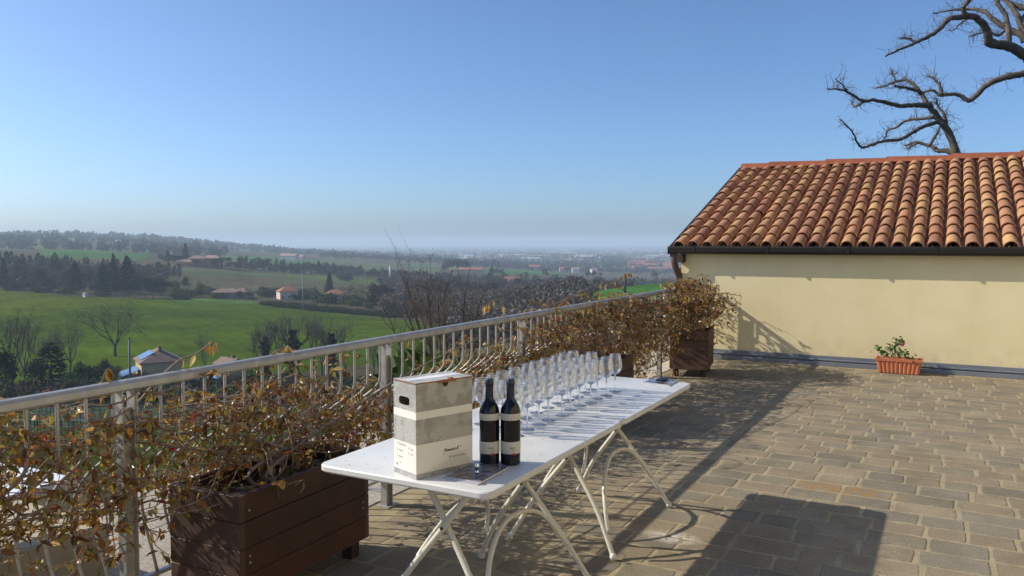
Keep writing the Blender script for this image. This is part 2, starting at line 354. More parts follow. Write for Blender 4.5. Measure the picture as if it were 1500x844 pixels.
c1 = mixc(n, spotmask(q2[0], q2[1], .17, .11, .45, 30), c1, (.55, .50, .42))
n.links.new(c1, bs_.inputs['Base Color']); bs_.inputs['Roughness'].default_value = .9; bs_.inputs['Specular IOR Level'].default_value = .12
n.links.new(bump(n, noise(n, 60, 6, .75), .5, .003), bs_.inputs['Normal'])
tag(b.build('terrace_paving', m), kind='structure')
# gravel path beyond the railing, and its sides
gm = mat('gravel', (.42, .36, .28), .95, var=.35, vs=55, bmp=.9, bs=90, bd=.01)
b = MB(); b.box((-5.35, -6, -3.2), (XR-.1, 18, -.32)); tag(b.build('gravel_path', gm), kind='structure')

# ================================================================== BUILDING
WY, EY, EZ, RY_, RZ = 10.8185, 10.765, 1.49, 14.77, 2.86
XL = -3.24; XE = 7.6
bl = thing('outbuilding', 'low pale yellow building with a terracotta tiled roof at the end of the terrace', 'building', (XL, WY, 0))
m, n, bs_ = new_mat('yellow_render')
c1 = mixc(n, maprange(n, noise(n, 1.1, 6, .65), .35, .7, 0, 1), (.70, .60, .345), (.78, .68, .425))
c1 = mixc(n, maprange(n, noise(n, 5, 4, .8), .62, .74, 0, .4), c1, (.66, .54, .24))
sxyz = N(n, 'ShaderNodeSeparateXYZ'); n.links.new(N(n, 'ShaderNodeTexCoord').outputs['Object'], sxyz.inputs[0])
band = maprange(n, sxyz.outputs[2], .12, .42, 1, 0); mt = N(n, 'ShaderNodeMath', operation='MULTIPLY'); n.links.new(band, mt.inputs[0]); n.links.new(maprange(n, noise(n, 6, 5, .7), .42, .68, 0, .55), mt.inputs[1])
c1 = mixc(n, mt.outputs[0], c1, (.50, .42, .27))
mpw = N(n, 'ShaderNodeMapping'); mpw.inputs['Scale'].default_value = (5, 5, .35); n.links.new(N(n, 'ShaderNodeTexCoord').outputs['Object'], mpw.inputs[0])
c1 = mixc(n, maprange(n, noise(n, 1.3, 5, .7, vec=mpw.outputs[0]), .56, .74, 0, .25), c1, (.60, .52, .32))
n.links.new(c1, bs_.inputs['Base Color']); bs_.inputs['Roughness'].default_value = .85
n.links.new(bump(n, noise(n, 45, 5, .7), .22, .004), bs_.inputs['Normal'])
b = MB(); zt = 1.52; yb = 18.8
b.add([(XL, WY, -3.5), (XE, WY, -3.5), (XE, yb, -3.5), (XL, yb, -3.5), (XL, WY, zt), (XE, WY, zt), (XE, yb, zt), (XL, yb, zt), (XL, RY_, RZ-.12), (XE, RY_, RZ-.12)],
      [(0, 1, 5, 4), (1, 2, 6, 9, 5), (2, 3, 7, 6), (3, 0, 4, 8, 7)]); b.build('wall', m, bl)
skm = mat('grey_sheet_metal', (.20, .22, .26), .5, .35, var=.12, vs=3, bmp=.1, bs=5)
b = MB(); b.box((XL+.3, WY-.02, .055), (XE, WY-.003, .125), bev=.002); b.box((XL+.3, WY-.045, -.004), (XE, WY-.0035, .054), bev=.004); b.tube([(XL+.3, WY-.03, .075), (XE, WY-.03, .075)], .012, 8)
b.build('metal_skirting', skm, bl)
# roof
sl = np.array([0, RY_-EY, RZ-EZ]); SLEN = np.linalg.norm(sl); sl /= SLEN; nr = np.cross((1, 0, 0), sl); nr /= np.linalg.norm(nr)
dark = mat('dark_brown_metal', (.022, .018, .016), .45, .3, var=.1)
wood_d = mat('dark_wood', (.035, .022, .016), .8, var=.3)
b = MB(); e0 = np.array([0, EY, EZ])
def rp(x, s_, h): return np.array([x, 0, 0])+e0+sl*s_+nr*h
XV = XL-.1
b.add([rp(XV, 0, -.09), rp(XE, 0, -.09), rp(XE, SLEN, -.09), rp(XV, SLEN, -.09), rp(XV, 0, -.005), rp(XE, 0, -.005), rp(XE, SLEN, -.005), rp(XV, SLEN, -.005)],
      [(3, 2, 1, 0), (4, 5, 6, 7), (0, 1, 5, 4), (1, 2, 6, 5), (3, 0, 4, 7)])
slb = np.array([0, yb+.3-RY_, EZ-RZ]); 
b.add([(XV, RY_, RZ-.1), (XE, RY_, RZ-.1), (XE, yb+.3, EZ-.1), (XV, yb+.3, EZ-.1), (XV, RY_, RZ), (XE, RY_, RZ), (XE, yb+.3, EZ), (XV, yb+.3, EZ)],
      [(3, 2, 1, 0), (4, 5, 6, 7), (1, 2, 6, 5), (2, 3, 7, 6), (3, 0, 4, 7)])
roof = b.build('roof', dark, bl)
tm = mat('clay_tile', rough=.75, col=True, var=.22, vs=9, bmp=.25, bs=40)
tpal = .97*np.array([(.47, .25, .11), (.45, .24, .11), (.43, .205, .10), (.41, .20, .10), (.43, .21, .10), (.50, .28, .12), (.42, .20, .10), (.36, .16, .08)])
b = MB(); px_ = .1925; ns = 9; th = np.linspace(0, pi, ns)
def tile(xc, s0, s1, r0, r1, h0, h1, col, jx=0):
    V = []
    for s_, r, h in ((s0, r0, h0), (s1, r1, h1)):
        for rr, dh in ((r, 0), (r-.013, -.0)):
            V.append([rp(xc+jx*(s_-s0)-rr*cos(t), s_, h+rr*.95*sin(t)+dh) for t in th])
    V = np.concatenate(V); Fc = []
    for k in range(ns-1):
        Fc += [(k, k+1, 2*ns+k+1, 2*ns+k), (ns+k+1, ns+k, 3*ns+k, 3*ns+k+1), (k+1, k, ns+k, ns+k+1)]
    Fc += [(0, 2*ns, 3*ns, ns), (ns-1, 2*ns-1, 4*ns-1, 3*ns-1)]
    b.add(V, Fc, col)
NT = 12; exp_ = (SLEN-.02)/NT; ncol = int((XE-XV)/px_)
for cidx in range(ncol):
    xc = XV+.10+cidx*px_; jit = rng.uniform(-.006, .006); prev = None
    for k in range(NT):
        c = tpal[rng.integers(len(tpal))]*rng.uniform(.88, 1.12); j2 = rng.uniform(-.005, .005)
        s0 = k*exp_-.05+rng.uniform(-.014, .014)-(.03 if rng.random() < .04 else 0); tile(xc+jit+j2+(rng.uniform(-.012, .012) if rng.random() < .1 else 0), s0, min(s0+exp_+.09, SLEN-.01), .083, .068, .034+rng.uniform(0, .006), .012, c, rng.uniform(-.02, .02))
    # channel tiles between
    if cidx < ncol-1:
        xm = xc+px_/2
        for k in range(NT):
            c = tpal[rng.integers(len(tpal))]*.85; s0 = k*exp_-.07; s1 = min(s0+exp_+.05, SLEN-.01)
            V = [rp(xm-.075*cos(t), s_, h-.05*sin(t)+.05) for s_, h in ((s0, .008), (s1, -.002)) for t in th]
            b.add(V, [(k2, k2+1, ns+k2+1, ns+k2) for k2 in range(ns-1)], c)
o = b.build('tiles', tm, roof); smooth_angle(o, 40)
b = MB(); L = .47; x = XV+.02; k = 0
while x < XE:
    zo = .012*(k % 2)+rng.uniform(0, .006); c = np.array((.27, .075, .03))*rng.uniform(.88, 1.12)
    if rng.random() < .3: c = np.array((.28, .11, .04))
    V = []
    for xx, up in ((x, .02), (x+L+.02, 0)):
        for dy, dz in ((-.155, -.035), (-.10, .035), (0, .062), (.10, .035), (.155, -.035), (.14, -.04), (0, .045), (-.14, -.04)): V.append((xx, RY_-.02+dy, RZ+.035+dz+zo+up*.6))
    b.add(V, [(i2, (i2+1) % 8, 8+(i2+1) % 8, 8+i2) for i2 in range(8)]+[tuple(range(8))[::-1]], c); x += L; k += 1
b.build('ridge_tiles', tm, roof)
b = MB()   # mortar bedding under the ridge
V = []
for k in range(120):
    xx = XV+.05+(XE-XV-.1)*k/119; V += [(xx, RY_-.19+.02*sin(k*1.7), RZ-.06), (xx, RY_-.10, RZ+.02+.006*sin(k*2.3))]
b.add(V, [(2*k, 2*k+2, 2*k+3, 2*k+1) for k in range(119)], (.30, .17, .10))
b.build('ridge_bedding', tm, roof)
# verge trim, gutter, downpipe, rafter
b = MB(); b.add([rp(XV-.03, -.08, -.11), rp(XV, -.08, -.11), rp(XV, SLEN, -.11), rp(XV-.03, SLEN, -.11), rp(XV-.03, -.08, .05), rp(XV, -.08, .05), rp(XV, SLEN, .05), rp(XV-.03, SLEN, .05)],
      [(3, 2, 1, 0), (4, 5, 6, 7), (0, 1, 5, 4), (1, 2, 6, 5), (2, 3, 7, 6), (3, 0, 4, 7)]); b.build('verge_trim', dark, bl)
b = MB(); gx0 = XV-.04
prof = [(EY-.115, EZ+.02), (EY-.12, EZ-.0), (EY-.115, EZ-.05), (EY-.095, EZ-.078), (EY-.02, EZ-.085), (EY+.01, EZ-.06), (EY+.01, EZ+.0), (EY+.004, EZ), (EY+.004, EZ-.055), (EY-.02, EZ-.078), (EY-.09, EZ-.07), (EY-.108, EZ-.048), (EY-.113, EZ), (EY-.108, EZ+.02)]
npf = len(prof); V = [(xx, yy, zz) for xx in (gx0, XE) for yy, zz in prof]
b.add(V, [(k, (k+1) % npf, npf+(k+1) % npf, npf+k) for k in range(npf)]); b.box((gx0-.004, EY-.12, EZ-.085), (gx0, EY+.01, EZ+.01))
for xx in np.arange(gx0+.35, XE, .96): b.box((xx, EY-.125, EZ-.07), (xx+.02, EY-.11, EZ+.028))
gut = b.build('gutter', dark, bl)
b = MB(); px0 = XL-.045
b.tube(smoothline([(px0-.02, EY-.05, EZ-.08), (px0-.02, EY-.05, EZ-.2), (px0+.0, EY-.02, EZ-.3), (px0+.02, EY+.05, EZ-.4), (px0+.02, EY+.11, EZ-.5), (px0+.02, EY+.12, EZ-.6), (px0+.02, EY+.12, -3)], 5), .042, 14)
b.build('downpipe', mat('brown_pipe', (.075, .045, .033), .5, .2, var=.1), bl, smooth=True)
b = MB(); b.box((XL-.03, EY-.09, EZ-.20), (XL+.06, WY-.003, EZ-.09)); 
b.build('rafter_end', wood_d, bl)
# thin roof ladder hooks casting the small marks along the eave
# ================================================================== RAILING
galv = mat('galvanised_steel', (.43, .42, .39), .42, .35, var=.18, vs=14, bmp=.08, bs=30)
rl = thing('terrace_railing', 'galvanised steel railing with pot-bellied bars along the terrace edge', 'railing', (XR, .3, 0))
HR = 1.0; Y0, Y1 = -.2, 10.75
b = MB(); hw = .026; pr = [(-hw, HR-.022), (-hw+.006, HR-.03), (hw-.006, HR-.03), (hw, HR-.022), (hw, HR+.0), (hw-.008, HR+.013), (0, HR+.017), (-hw+.008, HR+.013), (-hw, HR+.0)]
V = [(XR+x_, yy, z_) for yy in (Y0, Y1) for x_, z_ in pr]; k9 = len(pr)
b.add(V, [((k+1) % k9, k, k9+k, k9+(k+1) % k9) for k in range(k9)]+[tuple(range(k9)), tuple(range(2*k9-1, k9-1, -1))]); b.build('handrail', galv, rl)
posts = [.365, 2.08, 3.79, 5.51, 7.21, 8.92, 10.62]
for py in posts:
    b = MB(); b.box((XR-.022, py-.03, -.05), (XR+.022, py-.024, HR-.03)); b.box((XR-.022, py+.024, -.05), (XR+.022, py+.03, HR-.03)); b.box((XR-.003, py-.0235, -.05), (XR+.003, py+.0235, HR-.10))
    b.box((XR-.21, py-.02, .075), (XR-.022, py+.02, .083)); b.box((XR-.05, py-.05, -.02), (XR+.05, py+.05, .006)); b.build('post', galv, rl)
b = MB(); b.box((XR-.215, Y0, .066), (XR-.185, Y1, .082), bev=.002); b.build('bottom_rail', galv, rl)
bp = smoothline([(0, HR-.02), (0, .9), (0, .80), (-.012, .745), (-.075, .685), (-.17, .62), (-.255, .53), (-.295, .42), (-.285, .31), (-.24, .19), (-.2, .08)], 4)
proto = None
for a_, c_ in zip([-.2]+posts, posts+[10.7]):
    nb = int(round((c_-a_-.1)/.1165)) if c_-a_ > 1 else 3
    if c_-a_ < .3: continue
    for k in range(nb+1):
        yy = a_+.052+(c_-a_-.104)*k/nb
        if proto is None:
            b = MB(); b.tube([(XR+x_, yy, z_) for x_, z_ in bp], .0072, 8); proto = b.build('baluster', galv, rl, smooth=True); y_first = yy
        else:
            q = proto.copy(); COL.objects.link(q); q.parent = rl; q.location = (0, yy-y_first, 0)

# ================================================================== PLANTERS AND VINES
plank_m = mat('stained_plank', rough=.62, col=True, var=.28, vs=5, bmp=.25, bs=25)
soil_m = mat('potting_soil', (.035, .024, .017), .95, var=.5, vs=25, bmp=1, bs=50, bd=.02)
def planter(c, wx, wy, h, rz, label, zb=.09, cutcol=(.052, .019, .009), name='wooden_planter'):
    t = thing(name, label, 'planter', (c[0], c[1], 0), 'wooden planters along the railing')
    ca, sa = cos(rz), sin(rz); M = frame((c[0], c[1], 0), (ca, sa, 0), (-sa, ca, 0), (0, 0, 1)); X, Y = wx/2, wy/2
    n_ = 4; hh = (h-zb)/n_
    for sgn in (-1, 1):
        for axis in (0, 1):
            b = MB()
            for k in range(n_):
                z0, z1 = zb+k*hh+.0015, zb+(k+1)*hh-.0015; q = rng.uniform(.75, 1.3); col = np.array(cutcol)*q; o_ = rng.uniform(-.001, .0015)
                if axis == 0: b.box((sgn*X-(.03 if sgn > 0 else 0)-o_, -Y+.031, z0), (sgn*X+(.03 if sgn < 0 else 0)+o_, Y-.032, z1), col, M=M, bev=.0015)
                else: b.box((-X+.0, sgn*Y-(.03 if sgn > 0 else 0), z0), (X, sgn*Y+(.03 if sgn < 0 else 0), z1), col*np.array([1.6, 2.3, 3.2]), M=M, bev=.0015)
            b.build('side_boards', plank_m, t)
    for sx_ in (-1, 1):
        for sy_ in (-1, 1):
            b = MB(); b.box((sx_*(X-.065)-.03, sy_*(Y-.065)-.03, 0.0), (sx_*(X-.065)+.03, sy_*(Y-.065)+.03, h-.012), np.array(cutcol)*.5, M=M); b.build('foot_post', plank_m, t)
    b = MB(); b.box((-X+.031, -Y+.031, zb+.02), (X-.031, Y-.031, h-.07), M=M); b.build('soil', soil_m, t)
    b = MB()
    for yy in (-Y+.05, Y-.05):
        for zz in (zb+hh*1.45, zb+hh*1.7, zb+hh*3.4): b.lathe([(.0001, 0), (.005, 0), (.005, .003), (.0001, .004)], 8, M=np.array([[0, 0, 1], [0, 1, 0], [1, 0, 0]]), c=(0, 0, 0)); V = b.V[-1]; V += np.array([X+.0035, yy, zz]); b.V[-1] = V@M[:3, :3].T+M[:3, 3]
    b.build('screws', galv, t)
    return t
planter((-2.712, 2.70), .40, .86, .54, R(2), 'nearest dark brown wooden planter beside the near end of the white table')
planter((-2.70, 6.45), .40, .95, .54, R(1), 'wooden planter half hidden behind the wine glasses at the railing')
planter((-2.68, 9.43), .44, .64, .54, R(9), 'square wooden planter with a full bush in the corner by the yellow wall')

leaf_m = leafmat('vine_leaf', .3, .42)
stem_m = mat('vine_stem', (.24, .175, .13), .7, col=False, var=.35, vs=30)
LT = np.array([(0, 0, 0), (-.17, .3, .03), (0, .33, -.03), (.17, .3, .03), (-.15, .66, -.05), (0, .68, -.11), (.15, .66, -.05), (0, 1, -.26)], float)
LF = [(0, 1, 2), (0, 2, 3), (4, 7, 5), (5, 7, 6), (1, 4, 5, 2), (2, 5, 6, 3)]
LF = [tuple(f) for f in LF if len(f) == 3]+[(1, 4, 5), (1, 5, 2), (2, 5, 6), (2, 6, 3)]
lpal = np.array([1.36, 1.27, 1.1])*np.array([(.20, .095, .025), (.28, .15, .035), (.17, .125, .025), (.12, .12, .025), (.11, .05, .02), (.36, .23, .07), (.25, .085, .02), (.45, .34, .16), (.20, .16, .03), (.26, .12, .025), (.15, .065, .02), (.32, .25, .06), (.24, .20, .05)])
def vine(label, root, zones, nstem, leaves_per, lsize, group=None, seed=1, step=.07):
    r = np.random.default_rng(seed); t = thing('climbing_vine', label, 'vine', root)
    sb = MB(); P_, D_l = [], []
    # zones: list of (weight, y0, y1, z0, z1, x0, x1)
    wts = np.array([z[0] for z in zones], float); wts /= wts.sum()
    for k in range(nstem):
        zn = zones[r.choice(len(zones), p=wts)]; _, y0, y1, z0, z1, x0, x1 = zn
        p = np.array([r.uniform(x0, x1), r.uniform(y0, y1), r.uniform(z0, z1)]); sg = r.choice([-1, 1]); d = np.array([r.normal(0, .2), sg*1., r.normal(.1, .45)]); d /= np.linalg.norm(d)
        pts = [p.copy()]; L_ = r.integers(6, 17); zt_ = z1+r.uniform(-.16, .05)
        for s_ in range(L_):
            d += r.normal(0, .33, 3); d[2] -= .03; c0 = np.array([(x0+x1)/2, p[1], (z0+z1)/2]); d += (c0-p)*np.array([.9, 0, .5]); d /= np.linalg.norm(d); p = p+d*step; p[2] = min(p[2], zt_+r.uniform(0, .02)); p[2] = max(p[2], z0-.05); pts.append(p.copy())
        pts = np.array(pts); r0 = r.choice([.0022, .0028, .004, .006], p=[.4, .3, .2, .1])
        sb.tube(pts, np.linspace(r0, .0011, len(pts)), 4, cap=False)
        for q in pts[1:]:
            for _ in range(r.poisson(leaves_per)): P_.append(q+r.normal(0, .005, 3))
    # woody trunk and main arms
    rz_ = root
    for k in range(9):
        tgt = np.array([r.uniform(zones[0][5], zones[0][6]), r.uniform(min(z[1] for z in zones), max(z[2] for z in zones)), r.uniform(.62, .9)]); st = np.array(rz_)+np.array([r.uniform(-.05, .05), r.uniform(-.15, .15), .44])
        mid = (st+tgt)/2+np.array([0, 0, .1]); ln = smoothline([st, st+(0, 0, .12), mid+r.normal(0, .04, 3), tgt], 6); sb.tube(ln, np.linspace(.011, .003, len(ln)), 6)
    sb.build('stems', stem_m, t)
    P_ = np.array(P_); n_ = len(P_); keep = np.ones(n_, bool); n_ = keep.sum()
    Rm = rotmats(n_, r.uniform(0, 2*pi, n_), r.uniform(-1.5, .5, n_), r.uniform(-1.2, 1.2, n_))
    colr_ = lpal[r.choice(len(lpal), n_)]*r.uniform(.7, 1.3, (n_, 1)); red = r.random(n_) < .012; colr_[red] = (.42, .02, .03)
    lb = MB(); kk_ = r.integers(0, 4, n_); szs = lsize*r.uniform(.5, 1.25, n_)
    for c_i, TPL in enumerate((LT*np.array([1.2, 1, 1]), LT*np.array([1.35, .9, 1.9]), LT*np.array([.75, .95, 2.6])+np.array([0, 0, 0]), LT*np.array([1.5, .8, .5]))):
        m_k = kk_ == c_i; lb.inst(TPL, LF, Rm[m_k], P_[m_k], colr_[m_k], szs[m_k])
    lb.build('leaves', leaf_m, t, smooth=False)
    return t
X0, X1 = XR-.14, XR+.1
vine('autumn coloured vine covering the nearest stretch of railing over the first planter', (-2.74, 2.75, 0),
     [(3.4, .9, 2.2, .55, .93, X0-.05, X1), (.5, 1.9, 2.25, .36, .6, X0-.1, X1), (2.0, 2.2, 3.1, .55, .93, X0, X1+.05), (1.3, 3.1, 3.9, .42, .74, X0-.08, X1+.05), (1.2, 3.8, 4.75, .32, .6, X0-.1, X1+.02), (.7, 2.3, 3.2, .55, .68, X0+.1, X1+.2), (.3, 4.7, 5.3, .3, .55, X0-.1, X1), (.06, 1.5, 2.8, .95, 1.0, X0, X1)], 430, 1.4, .047, seed=3)
vine('golden brown vine smothering the railing behind the rows of glasses', (-2.74, 6.4, 0),
     [(1.5, 4.9, 5.9, .25, .85, X0-.1, X1), (4.5, 5.8, 8.7, .38, .98, X0-.05, X1+.1), (.7, 5.9, 8.6, .88, 1.03, X0-.05, X1+.05), (.8, 7.2, 8.9, .12, .6, X0-.12, X1), (.08, 6.2, 8.2, 1.0, 1.12, X0, X1)], 700, 1.3, .05, seed=5)
vine('bushy vine with yellow brown leaves filling the corner planter by the wall', (-2.66, 9.45, 0),
     [(3, 9.1, 9.8, .52, .95, -3.1, -2.35), (2, 9.1, 9.75, .8, 1.12, -3.0, -2.4), (.6, 9.0, 9.6, .7, 1.0, -2.5, -2.15), (.5, 8.9, 9.3, .3, .7, -3.1, -2.8), (2.6, 9.75, 10.72, .2, .98, -3.05, -2.75)], 380, 1.5, .05, seed=9, step=.05)
# long shoots reaching over the handrail
def shoot(pts_px, x, label):
    pts = smoothline([plane(a_, b_, 0, x) for a_, b_ in pts_px], 4); base = pts[0]
    t = thing('vine_shoot', label, 'vine', tuple(base)); b = MB(); b.tube(pts, np.linspace(.0052, .003, len(pts)), 6); b.build('stem', stem_m, t)
    ps = np.concatenate([pts[3::3], pts[-2:], pts[-1:], pts[-1:]]); n_ = len(ps); lb = MB()
    lb.inst(LT*np.array([1.1, 1, 1.2]), LF, rotmats(n_, None, rng.uniform(-1.5, -.7, n_), None), ps+rng.normal(0, .006, (n_, 3)), lpal[rng.choice([1, 5, 7, 8, 9], n_)]*rng.uniform(.9, 1.3, (n_, 1)), .055*rng.uniform(.8, 1.2, n_)); lb.build('leaves', leaf_m, t)
shoot([(200, 592), (232, 556), (262, 528), (285, 519), (312, 501)], XR-.02, 'longest vine shoot arching up over the handrail in front of the farmhouse')
shoot([(152, 590), (148, 570), (153, 549), (158, 540)], XR-.02, 'short curled vine shoot above the handrail left of the farmhouse')
shoot([(372, 545), (388, 530), (402, 516), (420, 508)], XR, 'small orange leaved vine shoot on the handrail below the ivy-clad trees')
shoot([(733, 470), (740, 455), (728, 440), (712, 448)], XR, 'red tipped vine shoot above the handrail left of the bare wood')
shoot([(800, 452), (838, 434), (872, 418), (900, 412), (920, 400)], XR, 'long thin vine shoot above the handrail below the bright green hill')

# ================================================================== TABLES
T = .73
enamel = mat('white_enamel', (.70, .69, .655), .32, 0, var=.07, vs=5, coat=.15)
cream = mat('cream_enamel_tube', (.66, .63, .54), .34, 0, var=.08, vs=10)
holem = mat('rivet_hole', (.03, .03, .03), .8)
def table(x0, x1, y0, y1, fa, fb, label):
    t = thing('folding_table', label, 'table', ((x0+x1)/2, (y0+y1)/2, 0), 'white folding tables set end to end')
    b = MB(); r = .045
    out = []
    for cx, cy, a0 in ((x1-r, y0+r, -90), (x1-r, y1-r, 0), (x0+r, y1-r, 90), (x0+r, y0+r, 180)):
        for k in range(7):
            a_ = R(a0+15*k); out.append((cx+r*cos(a_), cy+r*sin(a_)))
    out = np.array(out); c = out.mean(0); n_ = len(out)
    def ring(e, z): 
        P = c+(out-c)*np.array([1-e/((x1-x0)/2), 1-e/((y1-y0)/2)]); return np.c_[P, np.full(n_, z)]
    rings = [ring(.02, T-.028), ring(.004, T-.028), ring(0, T-.022), ring(0, T-.006), ring(.003, T-.0015), ring(.008, T)]
    V = np.vstack(rings); Fc = [(r_*n_+k, r_*n_+(k+1) % n_, r_*n_+n_+(k+1) % n_, r_*n_+n_+k) for r_ in range(5) for k in range(n_)]+[tuple(range(5*n_, 6*n_))]
    b.add(V, Fc); V = ring(.02, T-.01); b.add(V, [tuple(range(n_))[::-1]])
    ys = np.arange(y0+.09, y1-.05, .11)
    for yy in ys:
        for xx in (x0+.07, x1-.07, x0+.17, x1-.17): 
            a_ = np.arange(8)*pi/4; b.add(np.c_[xx+.0028*np.cos(a_), yy+.0028*np.sin(a_), np.full(8, T+.0006)], [tuple(range(8))], mi=1)
    for xx in np.arange(x0+.12, x1-.1, .125):
        for yy in (y0+.05, y1-.05): a_ = np.arange(8)*pi/4; b.add(np.c_[xx+.0028*np.cos(a_), yy+.0028*np.sin(a_), np.full(8, T+.0006)], [tuple(range(8))], mi=1)
    o = b.build('tabletop', [enamel, holem], t)
    smooth_angle(o, 30)
    xc = (x0+x1)/2; rt = .0125; fr = .29; ends = [(y0+fa, 1), (y1-fb, -1)]
    legs = {}
    for yf, s_ in ends:
        for sd_ in (-1, 1):          # side of the foot
            off = .013*sd_
            pts = [(xc+sd_*fr, yf, .016), (xc+sd_*(fr-.045), yf+s_*.025, .10), (xc+sd_*(fr-.125), yf+s_*.06, .24), (xc+sd_*.0, yf+s_*.10+off, .455), (xc-sd_*.105, yf+s_*.12+off, .60), (xc-sd_*.17, yf+s_*.13+off, T-.03)]
            ln = smoothline(pts, 6); b = MB(); b.tube(ln, rt, 12)
            lg = b.build('leg', cream, t, smooth=True); legs[(s_, sd_)] = ln
            b = MB(); b.lathe([(.0001, -.016), (.010, -.0155), (.0165, -.006), (.0175, .003), (.0155, .012), (.0125, .018), (.0001, .02)], 14, c=(pts[0][0], pts[0][1], .016)); b.build('foot_cap', mat_cap, lg, smooth=True)
        b = MB(); b.tube([(xc, yf+s_*.10-.03, .455), (xc, yf+s_*.10+.03, .455)], .006, 8); b.build('pivot_bolt', holem, t)
        b = MB(); b.tube([(x0+.03, yf+s_*.13, T-.034), (x1-.03, yf+s_*.13, T-.034)], .008, 8); b.build('top_bar', cream, t)
    # arches: one joins the far right leg, the other the near left leg
    for s_, sd_ in ((-1, 1), (1, -1)):
        A_l = legs[(s_, sd_)]; B_l = legs[(-s_, sd_)]; yA = A_l[0][1]; yB = B_l[0][1]; ln = yB-yA
        pts = [A_l[7], A_l[11]+(0, s_*.012, 0), (xc+sd_*.135, yA+ln*.2, .345), (xc+sd_*.135, yA+ln*.42, .418), (xc+sd_*.15, yA+ln*.66, .425), (xc+sd_*.19, yA+ln*.86, .35), (xc+sd_*.235, yA+ln*.965, .23), (xc+sd_*.262, yB-np.sign(ln)*.012, .13)]
        b = MB(); b.tube(smoothline(pts, 6), .0105, 10); b.build('arch_brace', cream, t, smooth=True)
    return t
mat_cap = mat('plastic_cap', (.62, .60, .55), .5)
table(-2.089, -1.332, 2.284, 3.545, .21, .19, 'near white folding table holding the wine box and two bottles')
table(-2.089, -1.332, 3.549, 4.698, .105, .147, 'far white folding table with an open end beyond the glasses')

# ================================================================== WINE GLASSES
def thin_glass(white_glare=.13):  # white mixed into the lower bowl stands in for glare and table reflections
    m, n, bs_ = new_mat('clear_glass'); n.nodes.remove(bs_)
    tr = N(n, 'ShaderNodeBsdfTransparent'); tr.inputs[0].default_value = (.94, .945, .945, 1)
    gl = N(n, 'ShaderNodeBsdfGlossy'); gl.inputs['Roughness'].default_value = .015; gl.inputs[0].default_value = (1, 1, 1, 1)
    lw = N(n, 'ShaderNodeLayerWeight'); lw.inputs[0].default_value = .35; f = maprange(n, lw.outputs['Fresnel'], 0, 1, .08, .9)
    mx = N(n, 'ShaderNodeMixShader'); n.links.new(f, mx.inputs[0]); n.links.new(tr.outputs[0], mx.inputs[1]); n.links.new(gl.outputs[0], mx.inputs[2])
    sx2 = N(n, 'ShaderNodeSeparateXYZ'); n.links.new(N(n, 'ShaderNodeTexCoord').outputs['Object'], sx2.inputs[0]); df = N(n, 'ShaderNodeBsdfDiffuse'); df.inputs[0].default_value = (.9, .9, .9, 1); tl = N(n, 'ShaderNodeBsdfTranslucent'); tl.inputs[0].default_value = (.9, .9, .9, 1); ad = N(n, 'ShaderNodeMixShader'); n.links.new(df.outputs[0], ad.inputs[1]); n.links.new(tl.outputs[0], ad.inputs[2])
    mk = N(n, 'ShaderNodeMixShader'); n.links.new(maprange(n, sx2.outputs[2], .147, .153, white_glare, .03), mk.inputs[0]); n.links.new(mx.outputs[0], mk.inputs[1]); n.links.new(ad.outputs[0], mk.inputs[2]); n.links.new(mk.outputs[0], n.nodes['Material Output'].inputs[0]); return m
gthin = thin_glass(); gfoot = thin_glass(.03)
m_, n_, b_ = new_mat('solid_glass'); b_.inputs['Base Color'].default_value = (.93, .96, 1, 1); b_.inputs['Transmission Weight'].default_value = 1; b_.inputs['Roughness'].default_value = .02; b_.inputs['IOR'].default_value = 1.5; gsolid = m_
bowl = smoothline([(.0045, .098), (.014, .101), (.028, .112), (.0375, .132), (.0395, .15), (.0365, .178), (.0315, .2), (.0295, .212)], 4)
base_y = 3.02
def wine_glass():
    t = thing('wine_glass', '', 'wine glass', (0, 0, T+.001), 'empty wine glasses in three rows on the white tables')
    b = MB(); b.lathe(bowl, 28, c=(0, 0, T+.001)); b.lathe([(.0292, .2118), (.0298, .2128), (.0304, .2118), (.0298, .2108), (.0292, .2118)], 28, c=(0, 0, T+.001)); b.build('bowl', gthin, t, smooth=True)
    b = MB(); b.lathe([(.0001, .006), (.0046, .0065), (.0036, .012), (.0033, .05), (.0036, .085), (.0055, .096), (.0125, .1025), (.006, .1055), (.0001, .1065)], 14, c=(0, 0, T+.001)); b.build('stem', gsolid, t, smooth=True)
    b = MB(); b.lathe([(.0001, .0005), (.032, .0005), (.034, .0012), (.032, .0022), (.012, .0045), (.004, .0068), (.0001, .007)], 28, c=(0, 0, T+.001)); b.build('foot', gfoot, t, smooth=True)
    return t
gp = wine_glass(); first = True
cols = ((-1.64, 'outer row beside the open table edge'), (-1.765, 'middle row'), (-1.89, 'inner row nearest the railing'))
names_r = ['nearest', 'second', 'third', 'fourth', 'fifth', 'sixth', 'seventh', 'eighth', 'ninth', 'tenth', 'farthest']
for cx, cn in cols:
    for k in range(11):
        yy = 3.04+k*.113+(0.03 if k > 4 else 0)+rng.uniform(-.012, .012); xx = cx+rng.uniform(-.012, .012)
        lab = '%s empty stemmed wine glass in the %s' % (names_r[k], cn) if k != 0 else 'nearest empty stemmed wine glass in the %s' % cn
        if first: gp.location = (xx, yy, T+.001); gp['label'] = lab; first = False
        else: dup(gp, (xx, yy, T+.001), rng.uniform(0, 6), 1, lab)

